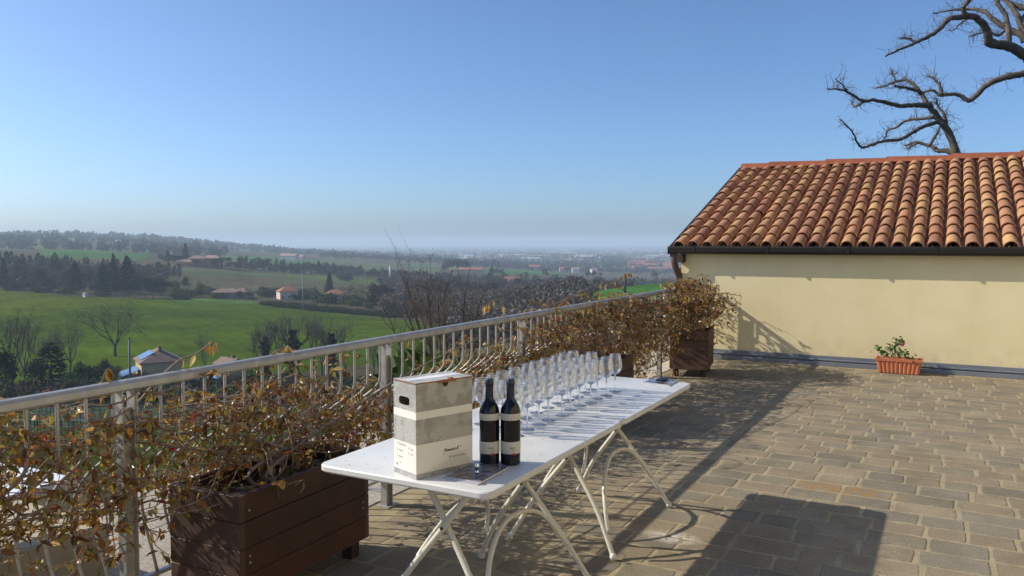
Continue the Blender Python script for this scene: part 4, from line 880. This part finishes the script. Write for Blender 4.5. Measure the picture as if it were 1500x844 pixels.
plant('lime', spot(293, 505), hpx(20, 505), 'bright lime green round tree left of the flat villas', None, 1.1); plant('lime', spot(304, 500), hpx(15, 500), 'smaller bright lime green tree beside the larger one', None, 1.2); plant('lime', spot(257, 505), hpx(22, 505), 'lime green tree just right of the umbrella pines', None, 1.); plant('brown', spot(272, 520), hpx(24, 520), 'brown leafless round tree between the lime green trees', None, 1.)
# villa row trees
for x in list(np.linspace(236, 290, 12))+list(np.linspace(308, 350, 9)): plant(['round', 'conifer', 'pine'][rng.integers(3)], spot(x, 800+rng.uniform(-20, 30)), hpx(rng.uniform(12, 20), 800), 'dark evergreen around the red villa', 'evergreens around the red villa', 1.2)
plant('conifer', spot(272, 830), hpx(30, 830), 'tallest conifer standing just left of the red villa', None, 1.)
for x in np.linspace(350, 500, 42): plant(['round', 'conifer', 'cypress', 'brown'][rng.integers(4)], spot(x, 830+rng.uniform(-25, 30)+(x-350)*.3), hpx(rng.uniform(11, 22), 830), 'dark tree in the long belt running right from the red villa', 'belt right of the red villa', 1.3)
for x in np.linspace(495, 640, 46): plant(['round', 'bush', 'brown', 'brown', 'bare'][rng.integers(5)], spot(x, 800+rng.uniform(-70, 60)), hpx(rng.uniform(11, 20), 800), 'grey brown tree on the wooded slope behind the bare tall shrub', 'trees on the middle slope', 1.3)
# trees round the houses beyond the field
for k in range(60):
    x = rng.uniform(262, 600); d_ = 455+rng.uniform(5, 55)-max(0, x-430)*.3
    plant(['bush', 'round', 'brown', 'bush', 'shrubg', 'bare'][rng.integers(6)], spot(x, d_), hpx(rng.uniform(8, 17), 480), 'small tree or shrub among the houses beyond the green field', 'trees among the valley houses', 1.5)
plant('conifer', spot(482, 520), hpx(34, 520), 'single dark conifer left of the small red roofed house', None, 1.); plant('bud', spot(452, 470), hpx(24, 470), 'olive budding tree right of the orange roofed villa', None, 1.3)
for x, h_ in ((510, 38), (530, 34), (545, 36), (558, 36), (505, 22), (520, 22), (570, 30)): plant('bud' if x < 532 else 'brown', spot(x, 455), hpx(h_, 455), 'olive brown tree in the copse right of the red roofed house', 'olive brown copse', 1.15)
for x in np.linspace(390, 580, 30): plant('bush', spot(x, 425-(x-390)*.22+rng.uniform(-3, 3)), hpx(8, 430), 'dark hedge bush along the far edge of the green field', 'dark hedge on the field edge', 2.2)
# bare brown wood, centre
for k in range(150):
    x = rng.uniform(600, 905); d_ = rng.uniform(470, 760)+(900-x)*.0
    plant(['brown', 'bare', 'bare', 'brown', 'round'][rng.integers(5)] if rng.random() > .04 else 'bud', spot(x, d_), hpx(rng.uniform(22, 30), 600), 'leafless grey brown tree in the wood filling the valley', 'leafless wood in the valley', 1.25)
for k in range(90):
    x = rng.uniform(596, 850); plant(['brown', 'bare', 'bare', 'brown'][rng.integers(4)], spot(x, rng.uniform(330, 470)), hpx(rng.uniform(20, 27), 420), 'leafless grey brown tree in the wood filling the valley', 'leafless wood in the valley', 1.25)
plant('bud', spot(772, 520), hpx(40, 520), 'big rounded olive tree standing out of the brown wood', None, 1.3); plant('bud', spot(785, 545), hpx(36, 545), 'second rounded olive tree at the right shoulder of the big one', None, 1.3)
for x in (578, 586, 594, 602): plant('round', spot(x+80, 1180), hpx(22, 1180), 'dark round tree in the clump on the middle ridge', 'clump on the middle ridge', 1.3)
for k in range(60):
    x = rng.uniform(650, 960); plant(['round', 'conifer', 'brown'][rng.integers(3)], spot(x, (1110 if rng.random() < .3 else 1640)+rng.uniform(-25, 40)), hpx(rng.uniform(6, 12), 1500), 'dark tree along the ridge lines beyond the valley wood', 'trees on the ridge lines', 1.4)
# near trees below the terrace
plant('bare', spot(82, 185), hpx(88, 185), 'bare forked tree left of the farmhouse, the nearer of a pair', None, .9); plant('bare', spot(97, 190), hpx(92, 190), 'bare forked tree left of the farmhouse, right one of the pair', None, 1.)
for x, d_, h_ in ((-15, 150, 150), (12, 160, 140), (30, 165, 120), (55, 175, 90)): plant('bare', spot(x, d_), hpx(h_, d_), 'leafless tree in the thicket at the left edge', 'thicket at the left edge', .9)
plant('cypress', spot(70, 175), hpx(62, 175), 'broad dark evergreen beside the thicket at the left', None, 3.2); plant('round', spot(2, 150), hpx(80, 150), 'dark evergreen at the far left edge below the field', None, .9); plant('round', spot(46, 170), hpx(45, 170), 'dark bush-like evergreen inside the left thicket', None, 1.2)
plant('bud', spot(165, 225), hpx(95, 225), 'large pale budding tree just behind the utility pole', None, 1.35)
for x, d_, h_ in ((112, 185, 26), (134, 182, 26), (150, 180, 34), (120, 175, 30), (165, 178, 26), (100, 170, 28)): plant(['shrubg', 'bush', 'brown'][rng.integers(3)], spot(x, d_), hpx(h_, d_), 'shrub in the scrubby patch left of the farmhouse', 'scrub left of the farmhouse', 1.2)
for x, h_ in ((386, 108), (428, 122), (484, 115)): plant('ivy', spot(x, 180), hpx(h_, 180), {386: 'leftmost of the three ivy-clad bare trees by the field edge', 428: 'tallest ivy-clad bare tree in the middle of three', 484: 'rightmost leaning ivy-clad bare tree above the handrail'}[x], None, 1.)
for x, h_ in ((375, 80), (405, 95), (455, 108), (470, 90), (298, 75), (505, 60), (545, 70), (585, 60)): plant('bare', spot(x, 190), hpx(h_, 190), 'thin leafless tree in the scrub between farmhouse and railing', 'thin trees in the near scrub', .8)
for k in range(46): x = rng.uniform(60, 640); plant(['bush', 'brown', 'shrubg', 'bare', 'brown'][rng.integers(5)], spot(x, rng.uniform(135, 175)), rng.uniform(2, 4.2), 'low scrub bush on the slope below the terrace', 'scrub on the slope below', 1.5)
for k, (x, d_) in enumerate(((600, 13.5), (636, 14), (668, 14.5), (702, 15), (745, 16), (790, 17.5))): plant('shrubg', spot(x, d_), 2.9, 'green garden shrub just beyond the gravel path', 'green shrubs beyond the gravel path', .8)
for x, d_, h_ in ((930, 240, 0), ): pass
# tall multi-stemmed shrub in the middle distance
t = thing('tall_bare_shrub', 'tall multi-stemmed bare shrub with sparse buds behind the railing', 'tree', tuple(spot(648, 24)))
r = np.random.default_rng(21); base = spot(648, 24); b = MB(); tipsl = []
for k in range(13):
    a = 2*pi*k/13+r.uniform(-.2, .2); tilt = r.uniform(.05, .36); L_ = r.uniform(4.5, 5.6)*(1-.25*tilt); d = np.array([cos(a)*tilt, sin(a)*tilt, 1]); d /= np.linalg.norm(d); p = base+np.array([cos(a), sin(a), 0])*.15; pts = [p]
    for s_ in range(10): d = d+r.normal(0, .05, 3)+np.array([0, 0, .03]); d /= np.linalg.norm(d); p = p+d*L_/10; pts.append(p)
    pts = np.array(pts); rr = np.linspace(.07, .011, 11); b.tube(pts, rr, 6, (.075, .055, .042), cap=False)
    for s_ in range(2, 11):
        for q in range(3):
            dd = d*.4+r.normal(0, .45, 3)+np.array([0, 0, .55]); dd /= np.linalg.norm(dd); l_ = r.uniform(.4, 1.3); mid = pts[s_]+dd*l_*.5+r.normal(0, .04, 3); e = pts[s_]+dd*l_+np.array([0, 0, .1]); b.tube([pts[s_], mid, e], [.011, .007, .003], 4, (.11, .078, .06), cap=False)
            for q2 in range(3): 
                st = pts[s_]+(e-pts[s_])*r.uniform(.3, 1); e2 = st+(dd+r.normal(0, .6, 3))*r.uniform(.15, .45); b.tube([st, e2], [.005, .002], 3, (.12, .085, .06), cap=False); tipsl += [e2, (st+e2)/2]
b.build('stems', twig_m, t); tipsl = np.array(tipsl); n_ = len(tipsl); b = MB(); b.inst(TT, TF, rotmats(n_), tipsl, np.array([(.24, .15, .045)])*r.uniform(.6, 1.4, (n_, 1)), .035); b.build('buds', fol_m, t)
for kind in PROTO:
    for q in PROTO[kind]:
        if q.name not in USED:
            for ch in list(q.children): bpy.data.objects.remove(ch)
            bpy.data.objects.remove(q)
# ------------------------------------------------------------------ pruned oak behind the roof
t = thing('pruned_tree', 'big bare pruned tree with crooked limbs rising behind the tiled roof', 'tree', tuple(spot(1545, 19)))
def zp(p, d): x, y = 1180+p[0]/3.516, p[1]/3.516; v = ray(x, y); return O+v*(d/(v@FH))
LIMBS = [
 ([(795, 845), (770, 770), (745, 700), (700, 630), (655, 570), (630, 530)], 25, 16, 0, 0), ([(630, 535), (590, 480), (555, 435), (510, 412), (455, 425), (400, 445), (362, 455)], 14, 4, 0, .8),
 ([(598, 480), (560, 462), (530, 455), (490, 448), (455, 440)], 10, 6, 0, -.6), ([(465, 418), (450, 385), (435, 355)], 5, 3, .5, .1), ([(640, 545), (560, 542), (490, 545), (420, 530), (350, 515), (295, 520), (240, 490), (190, 465), (115, 458)], 16, 4, 0, -1),
 ([(300, 520), (260, 548), (235, 535)], 7, 5, -.6, .2), ([(215, 475), (185, 435), (150, 405)], 4, 2.5, -.9, -.2), ([(660, 605), (590, 612), (520, 622), (470, 655), (425, 670), (408, 710)], 11, 4, 0, .9),
 ([(680, 628), (600, 655), (540, 690), (480, 720), (400, 728), (340, 745), (290, 760), (260, 720), (235, 670), (175, 615)], 13, 3, 0, -1.3), ([(725, 640), (718, 605), (705, 575), (680, 545), (675, 510)], 10, 5, 0, .4),
 ([(810, 830), (740, 780), (680, 775), (640, 750), (570, 735), (510, 750)], 20, 5, .2, 1), ([(640, 748), (670, 700), (690, 655)], 11, 6, .6, .3), ([(575, 738), (545, 755), (525, 770)], 7, 5, .8, .2),
 ([(1290, 420), (1180, 372), (1100, 385), (1020, 400), (940, 435), (880, 490), (840, 518), (790, 490), (730, 487), (695, 492), (655, 465), (605, 478)], 24, 6, 0, .7), ([(702, 488), (690, 440), (660, 405), (630, 390)], 11, 5, .5, .3),
 ([(1290, 440), (1180, 330), (1120, 280), (1050, 240), (950, 222), (940, 190), (925, 140), (880, 95), (830, 85), (740, 98), (700, 140), (650, 180), (580, 215), (500, 248), (410, 290)], 34, 5, 0, -1.2), ([(565, 218), (530, 198), (488, 200)], 6, 6, -1, 0),
 ([(1250, 330), (1125, 190), (1050, 155), (980, 110), (920, 60), (860, 48), (760, 52), (660, 70)], 24, 4, 0, 1.4), ([(1048, 232), (1045, 160), (1030, 80), (990, 20), (970, -40)], 17, 11, -.2, .4), ([(822, 88), (815, 40), (840, 0), (850, -40)], 13, 12, -.7, -.3),
 ([(1170, 240), (1110, 130), (1080, 60), (1040, 10), (1010, -40)], 18, 14, .2, .8), ([(1200, 60), (1125, 40), (1060, 20), (1010, -10)], 17, 12, .4, .6), ([(1025, 160), (990, 185), (950, 165), (900, 170), (840, 190)], 8, 3.5, .7, -.5), ([(835, 95), (800, 120), (755, 160)], 6, 3, -.6, .4),
 ([(795, 843), (880, 960), (1040, 1120), (1270, 1280)], 26, 40, 0, 0), ([(1280, 430), (1300, 700), (1290, 1000), (1280, 1300), (1285, 1760)], 60, 80, 0, 0), ([(1120, 215), (1105, 120), (1150, 50), (1140, -20)], 15, 10, .3, .5)]
b = MB(); tb = MB(); r = np.random.default_rng(4)
for P, r0, r1, z0, z1 in LIMBS:
    n_ = len(P); P3 = np.array([zp(q, 19+z0+(z1)*k/(n_-1)) for k, q in enumerate(P)]); ln_ = smoothline(P3, 5); k_ = .84*19/F_PX/3.516; rr = np.linspace(r0, r1, len(ln_))*k_*(1+r.normal(0, .05, len(ln_))); b.tube(ln_+r.normal(0, .006, ln_.shape), rr, 10)
    if r0 < 36:
        for q in range(int(len(ln_)*1.4)):
            i_ = r.integers(2, len(ln_)); d = r.normal(0, 1, 3)+np.array([0, 0, .6]); d /= np.linalg.norm(d); l_ = r.choice([r.uniform(.06, .2), r.uniform(.15, .5)]); p = ln_[i_]; pts = [p]
            for s_ in range(3): d = d+r.normal(0, .35, 3); d /= np.linalg.norm(d); pts.append(pts[-1]+d*l_/3)
            tb.tube(pts, [.0065, .0045, .003, .002], 4, (.10, .075, .06), cap=False); 
            for s_ in (1, 2): e = pts[s_]+r.normal(0, .09, 3); tb.tube([pts[s_], e], [.004, .002], 3, (.13, .09, .065), cap=False)
limb_m = mat('oak_bark', (.115, .092, .072), .9, var=.45, vs=5, bmp=.8, bs=18, bd=.03)
b.build('limbs', limb_m, t, smooth=True); tb.build('twigs', twig_m, t)

# ================================================================== VINEYARD BELOW
row_m = mat('vine_row', rough=.9, col=True, var=.2, vs=2)
for k in range(16):
    d0 = 46+k*4.2; b = MB(); P0 = spot(-160, d0); P1 = spot(760, d0*1.12); L_ = np.linalg.norm(P1-P0); nn = int(L_/1.25)
    f = (np.arange(nn)+rng.uniform(-.2, .2, nn))/nn; PP = P0[:2]+(P1-P0)[:2]*f[:, None]; ZZ = ground(PP[:, 0], PP[:, 1]); kk = np.c_[PP, ZZ]
    for i_, q in enumerate(kk):
        b.tube([q-(0, 0, .1), q+(rng.uniform(-.06, .06), rng.uniform(-.06, .06), 1.25 if i_ % 4 else 1.7)], .035 if i_ % 4 else .045, 4, (.085, .065, .05) if i_ % 4 else (.22, .21, .19), cap=False)
        for _ in range(2): a_ = rng.normal(0, .5, 3); a_[2] = abs(a_[2])*.5; b.tube([q+(0, 0, .9), q+np.array([0, 0, 1.0])+a_], [.018, .008], 3, (.10, .075, .055), cap=False)
    for z_ in (.8, 1.25): b.tube(kk[::6]+(0, 0, z_), .012, 3, (.25, .25, .25), cap=False)
    tag(b.build('vine_row', row_m, loc=tuple(P0)), 'row of leafless grapevines on posts across the slope below the terrace', 'vineyard row', 'vineyard rows below the terrace')

# ================================================================== HOUSES
wallm = mat('house_wall', rough=.85, col=True, var=.1, vs=.6); roofm = mat('house_roof', rough=.85, col=True, var=.25, vs=1.2, bmp=.4, bs=3, bd=.1); winm = mat('window_glass', (.02, .025, .03), .2); pvm = mat('solar_panel', (.12, .22, .42), .12, 0, var=.1)
def house(pos, L, W, Hh, rz, wc, rc, label, name='house', kind='hip', group=None, wins=True, cat='house', rise=.32, sunk=1.5):
    t = thing(name, label, cat, tuple(pos), group); ca, sa = cos(rz), sin(rz); M = frame(pos, (ca, sa, 0), (-sa, ca, 0), (0, 0, 1)); b = MB(); b.box((-L/2, -W/2, -sunk), (L/2, W/2, Hh), wc, M=M); wl = b.build('wall', wallm, t)
    b = MB(); o_ = .5 if L > 6 else .2; X, Y = L/2+o_, W/2+o_; rh = W*rise; ix = (X-Y*.9 if kind == 'hip' else X)
    V = np.array([(-X, -Y, Hh), (X, -Y, Hh), (X, Y, Hh), (-X, Y, Hh), (-X, -Y, Hh+.22), (X, -Y, Hh+.22), (X, Y, Hh+.22), (-X, Y, Hh+.22), (-ix, 0, Hh+rh), (ix, 0, Hh+rh)])@M[:3, :3].T+M[:3, 3]
    b.add(V, [(3, 2, 1, 0), (0, 1, 5, 4), (1, 2, 6, 5), (2, 3, 7, 6), (3, 0, 4, 7), (4, 5, 9, 8), (5, 6, 9), (6, 7, 8, 9), (7, 4, 8)], rc); rf = b.build('roof', roofm, t)
    if wins:
        for s_ in (-1, 1):
            nw = max(2, int(L/3.2)); fl = max(1, int(Hh/2.9))
            for f in range(fl):
                for k in range(nw):
                    b = MB(); xx = -L/2+L*(k+.5)/nw; z0 = .9+f*2.9; b.box((xx-.45, s_*(W/2+.0)-.03, z0), (xx+.45, s_*(W/2)+.03, z0+1.25), M=M); b.build('window', winm, t)
        b = MB(); b.box((L*.15, -.3, Hh+rh*.6), (L*.15+.6, .3, Hh+rh+.7), rc, M=M); b.build('chimney', roofm, rf)
    return t, M, rf
TR = (.33, .125, .07); BR = (.20, .13, .10)
fp = spot(229, 184)-(0, 0, 1.3); rz = R(YAW)-R(58)
t, M, rf = house(fp, 10, 8.6, 5.4, rz, (.56, .37, .21), BR, 'ochre farmhouse with brown roof and solar panels left of the pool', 'farmhouse')
# panels on the slope facing the camera side
for k in range(3):
    b = MB(); X, Y = 5.5, 4.8; rh = 8.6*.32; z_ = lambda yy: 5.4+.22+(rh-.22)*(1-abs(yy)/Y)+.08
    x0 = -3.3+k*2.1; ya, yb_ = -4.1, -1.5
    V = np.array([(x0, ya, z_(ya)), (x0+1.95, ya, z_(ya)), (x0+1.95, yb_, z_(yb_)), (x0, yb_, z_(yb_))]); V = np.vstack([V, V+(0, 0, .12)])@M[:3, :3].T+M[:3, 3]
    b.add(V, [(3, 2, 1, 0), (4, 5, 6, 7), (0, 1, 5, 4), (1, 2, 6, 5), (2, 3, 7, 6), (3, 0, 4, 7)]); b.build('solar_panel', pvm, rf)
b = MB(); V = np.array([(-3.2, -8.6, 2.5), (3.6, -8.6, 2.5), (3.6, -4.55, 3.9), (-3.2, -4.55, 3.9)]); V = np.vstack([V, V+(0, 0, .15)])@M[:3, :3].T+M[:3, 3]; b.add(V, [(3, 2, 1, 0), (4, 5, 6, 7), (0, 1, 5, 4), (1, 2, 6, 5), (2, 3, 7, 6), (3, 0, 4, 7)]); b.build('annexe_roof', pvm, t)
b = MB(); b.box((-3, -8.4, -1.5), (3.4, -4.501, 2.45), (.50, .38, .22), M=M); b.build('annexe', wallm, t)
house(spot(334, 178), 5.5, 4.6, 3.9, R(YAW)+R(-35), (.52, .42, .22), BR, 'small ochre house with shutters right of the blue pool', 'cottage', 'gable')
q = spot(285, 176); b = MB(); Mq = frame(q, (RT[0], RT[1], 0), (FH[0], FH[1], 0), (0, 0, 1)); b.box((-5.2, -2.2, -.3), (5.2, 2.2, 1.1), M=Mq); b.box((-5.0, -2.0, 1.101), (5.0, 2.0, 1.13), mi=1, M=Mq)
tag(b.build('swimming_pool', [mat('pool_liner', (.04, .17, .42), .4), mat('pool_water', (.03, .22, .55), .06)], loc=tuple(q)), 'blue above-ground pool beside the farmhouse', 'pool')
house(spot(336, 470), 19, 9, 3.6, R(YAW)+R(8), (.30, .22, .17), (.24, .15, .12), 'long low brown villa below the bare hillside', 'villa', 'hip', rise=.25)
house(spot(356, 478), 9, 8, 3.2, R(YAW)-R(20), (.30, .22, .17), (.22, .14, .12), 'low brown roofed wing at the right of the long villa', 'villa', 'hip')
house(spot(420, 475), 10.5, 9, 4.6, R(YAW)+R(30), (.66, .50, .40), TR, 'pale two storey villa with orange hipped roof', 'villa', 'hip')
house(spot(491, 485), 12, 9, 3.2, R(YAW)+R(15), (.45, .32, .26), TR, 'low house with wide orange red roof among dark trees', 'house', 'hip')
house(spot(290, 800), 17, 10, 8, R(YAW)+R(10), (.42, .15, .11), (.30, .18, .14), 'three storey red villa on the wooded ridge', 'villa', 'hip'); house(spot(272, 790), 16, 9, 4.2, R(YAW), (.40, .15, .10), (.28, .17, .13), 'low red annexe left of the red villa', 'house', 'hip')
house(spot(311, 815), 18, 10, 9, R(YAW), (.34, .16, .12), (.34, .22, .17), 'wide red brown villa half hidden by trees', 'villa', 'hip')
house(spot(584, 480), 12, 8, 3.6, R(YAW), (.5, .42, .36), (.38, .20, .14), 'low house with solar panels behind the tall bare shrub', 'house', 'gable'); house(spot(603, 490), 12, 8, 3.8, R(YAW)+R(10), (.55, .42, .34), TR, 'long orange roofed house behind the tall bare shrub', 'house', 'gable')
b = MB(); q = spot(124, 452); b.box(q+(-1.1, -1.1, -.5), q+(1.1, 1.1, 2), (.62, .58, .52)); b.add([q+v_ for v_ in ((-1.4, -1.4, 2), (1.4, -1.4, 2), (1.4, 1.4, 2), (-1.4, 1.4, 2), (0, 0, 2.9))], [(0, 1, 4), (1, 2, 4), (2, 3, 4), (3, 0, 4)], (.4, .3, .25)); tag(b.build('white_hut', wallm, loc=tuple(q)), 'tiny white hut at the edge of the green field', 'hut')
for px__, d_, L_, W_, H0, wc, rc, lb_ in ((690, 1130, 34, 10, 7, (.5, .26, .22), TR, 'long pink house at the edge of the valley wood'), (750, 900, 16, 10, 6, (.52, .32, .26), TR, 'pink roofed house poking out of the brown wood'), (748, 820, 12, 9, 6, (.50, .3, .24), TR, 'small red roofed house low in the brown wood'), (782, 1660, 26, 12, 7, (.52, .25, .2), TR, 'red house on the ridge in the centre distance'), (826, 1650, 18, 12, 7, (.55, .32, .25), TR, 'pinkish house right of centre on the ridge'), (843, 1600, 14, 10, 8, (.72, .62, .5), (.4, .28, .2), 'pale tower-like house on the ridge'), (870, 1560, 12, 10, 8, (.7, .6, .52), (.4, .25, .2), 'pale house at the right end of the ridge trees'), (664, 1330, 12, 9, 9, (.66, .52, .34), (.4, .26, .18), 'tall yellowish house on the middle ridge'),
    (424, 1420, 30, 12, 6, (.6, .55, .5), (.36, .22, .17), 'farm group with red roofs on the pale left field'), (418, 1440, 14, 10, 6, (.7, .68, .64), (.4, .24, .18), 'white farm building beside the red roofed farm'), (440, 1430, 16, 10, 5, (.5, .4, .34), (.38, .22, .17), 'small farm building right of the red roofed farm'), (325, 1900, 40, 12, 6, (.5, .3, .26), TR, 'reddish farm far out on the left hills'), (176, 1650, 12, 9, 5, (.75, .72, .68), (.5, .4, .35), 'small white house under the left hilltop wood')):
    house(spot(px__, d_), L_, W_, H0, R(YAW)+rng.uniform(-.4, .4), wc, rc, lb_, 'house', 'gable', wins=False)
# red brick suburb at the right and pale plants on the plain: one thing each
for k in range(34):
    x = rng.uniform(925, 1010); d_ = rng.uniform(1700, 2150); house(spot(x, d_), rng.uniform(16, 34), 12, rng.uniform(6, 11), R(YAW)+rng.uniform(-.5, .5), ((.34, .13, .10), (.36, .19, .14), (.42, .34, .28))[rng.integers(3)], (.28, .12, .085), 'red brick block in the suburb left of the roof corner', 'apartment_block', 'gable', 'brick blocks of the suburb', wins=False, cat='building')
for k in range(120):
    x = rng.uniform(660, 1010); d_ = rng.choice([rng.uniform(3300, 4300), rng.uniform(4200, 7500), rng.uniform(2500, 3600)]); big = rng.random() < .4
    house(spot(x, d_), rng.uniform(30, 110) if big else rng.uniform(14, 34), rng.uniform(25, 50) if big else 14, rng.uniform(4, 8), R(YAW)+rng.uniform(-.3, .3), ((.62, .60, .55), (.55, .50, .42), (.6, .6, .62), (.4, .25, .2))[rng.integers(4)], ((.45, .44, .42), (.38, .38, .42), (.32, .17, .12))[rng.integers(3)], 'pale factory shed or house far out on the plain', 'distant_building', 'gable', 'pale buildings on the plain', wins=False, cat='building', rise=.12)
# ------------------------------------------------------------------ poles
polem = mat('pole_grey', (.16, .17, .17), .7)
def pole(px__, d_, top_row, r_, label, c=polem, arm=True):
    q = spot(px__, d_); tz = EYE-(top_row-354.3)/F_PX*d_; t = thing('utility_pole', label, 'pole', tuple(q)); b = MB(); b.tube([q-(0, 0, .5), (q[0], q[1], tz)], [r_*1.3, r_], 10); b.build('shaft', c, t, smooth=True)
    b = MB(); b.tube([(q[0]-RT[0]*.5, q[1]-RT[1]*.5, tz-.4), (q[0]+RT[0]*.5, q[1]+RT[1]*.5, tz-.4)], r_*.35, 6); b.lathe([(.0001, 0), (r_*1.2, 0), (r_*1.2, .25), (.0001, .3)], 8, c=(q[0], q[1], tz)); b.build('cross_arm', c, t)
pole(186, 150, 497, .17, 'grey utility pole in front of the farmhouse'); pole(443, 400, 402, .25, 'pale utility pole at the far edge of the green field', mat('pole_pale', (.22, .22, .21), .7)); pole(186, 400, 447, .2, 'thin faint pole below the umbrella pines', mat('pole_thin', (.3, .3, .28), .7)); pole(571, 790, 390, .7, 'white post on the wooded middle slope', mat('pole_white', (.7, .7, .7), .7)); pole(916, 330, 402, .45, 'dark post on the bright green hill', mat('pole_dark', (.03, .035, .03), .8))
# ------------------------------------------------------------------ far woods nobody could count
def woods(name, label, n_, fx, hh, colb, tri=26, wide=.55, seed=1, ts=.42):
    r = np.random.default_rng(seed); b = MB(); q = [fx(r) for _ in range(n_)]; pos = np.array([spot(a_, c_) for a_, c_ in q]); hs = r.uniform(*hh, n_)
    v = r.normal(0, 1, (n_, tri, 3)); v /= np.linalg.norm(v, axis=2)[..., None]; P = v*np.array([wide, wide, .5])*r.uniform(.5, 1, (n_, tri, 1))+(0, 0, .5); P = P*hs[:, None, None]+pos[:, None, :]
    c = np.repeat(np.array(colb)[r.integers(0, len(colb), n_)]*r.uniform(.75, 1.25, (n_, 1)), tri, 0)*r.uniform(.75, 1.25, (n_*tri, 1)); m_ = n_*tri
    b.inst(TT, TF, rotmats(m_, r.uniform(0, 6.3, m_), r.uniform(-1.5, 1.5, m_), r.uniform(-1.5, 1.5, m_)), P.reshape(-1, 3), c, np.repeat(hs, tri)*ts); tag(b.build(name, fol_m), label, 'woodland', kind='stuff')
DG = [(.055, .07, .038), (.08, .08, .05), (.045, .058, .036), (.105, .092, .065)]; BG = [(.12, .10, .078), (.10, .088, .068), (.075, .075, .05), (.13, .11, .075)]
woods('hilltop_woods', 'hazy woods along the far left hilltops', 850, lambda r: (r.uniform(-350, 520), 2400*r.uniform(.86, 1.35)), (9, 17), [(.10, .12, .075), (.13, .125, .09), (.085, .10, .065)], seed=1)
woods('left_hill_woods', 'woods on the slopes behind the cypress row', 520, lambda r: (r.uniform(-350, 330), (1250+250*r.choice([0, 1, 2, 3])+r.uniform(-40, 40))), (8, 15), DG+BG, seed=2)
woods('plain_woods', 'tree belts scattered over the distant plain', 4200, lambda r: (r.uniform(380, 1500), 2100*4.2**r.uniform(0, 1)+120*np.sin(r.uniform(0, 1)*30)), (8, 17), DG, tri=12, wide=1.1, seed=3)
woods('valley_undergrowth', 'dense leafless undergrowth on the valley floor', 2700, lambda r: (lambda d_: (r.uniform(660 if d_ < 400 else 560, 850 if d_ < 450 else 930), d_))(240*3.4**r.uniform(0, 1)), (4, 10), [(.17, .135, .11), (.145, .115, .095), (.12, .11, .075), (.18, .15, .11)], tri=80, seed=4, ts=.16)
woods('middle_woods', 'scattered woods between the valley and the plain', 1200, lambda r: (r.uniform(470, 1000), r.choice([930, 1700, 1800, 1950, 2080])*r.uniform(.97, 1.03)), (5, 10), DG+BG, seed=5)
woods('ridge_scrub', 'scrub on the brown slope behind the tree belt', 800, lambda r: (r.uniform(-250, 240), r.uniform(505, 625)), (3, 8), BG, seed=6)
woods('slope_scrub', 'scrub and brambles on the slope behind the vineyard', 900, lambda r: (r.uniform(-200, 800), r.uniform(122, 165)), (1, 2.6), BG+[(.09, .10, .035)], seed=7)
# ------------------------------------------------------------------ dry leaves fallen on the paving
first = None
for k in range(34):
    x, y = (rng.uniform(-2.3, -1.0), rng.uniform(5, 10.5)) if k < 24 else (rng.uniform(-2.4, .3), rng.uniform(10.3, 10.7))
    if first is None: b = MB(); b.add(LT*np.array([1.1, 1, -1.])*.045+(0, 0, .002), LF, (.22, .12, .04)); first = o = b.build('fallen_leaf', leaf_m)
    else: o = first.copy(); COL.objects.link(o)
    o.location = (x, y, .004); o.rotation_euler = (0, 0, rng.uniform(0, 6.3)); o.scale = (rng.uniform(.6, 1.2),)*3; tag(o, 'small dry brown leaf fallen on the paving near the railing and wall', 'leaf', 'dry leaves on the paving')
bpy.context.view_layer.update()
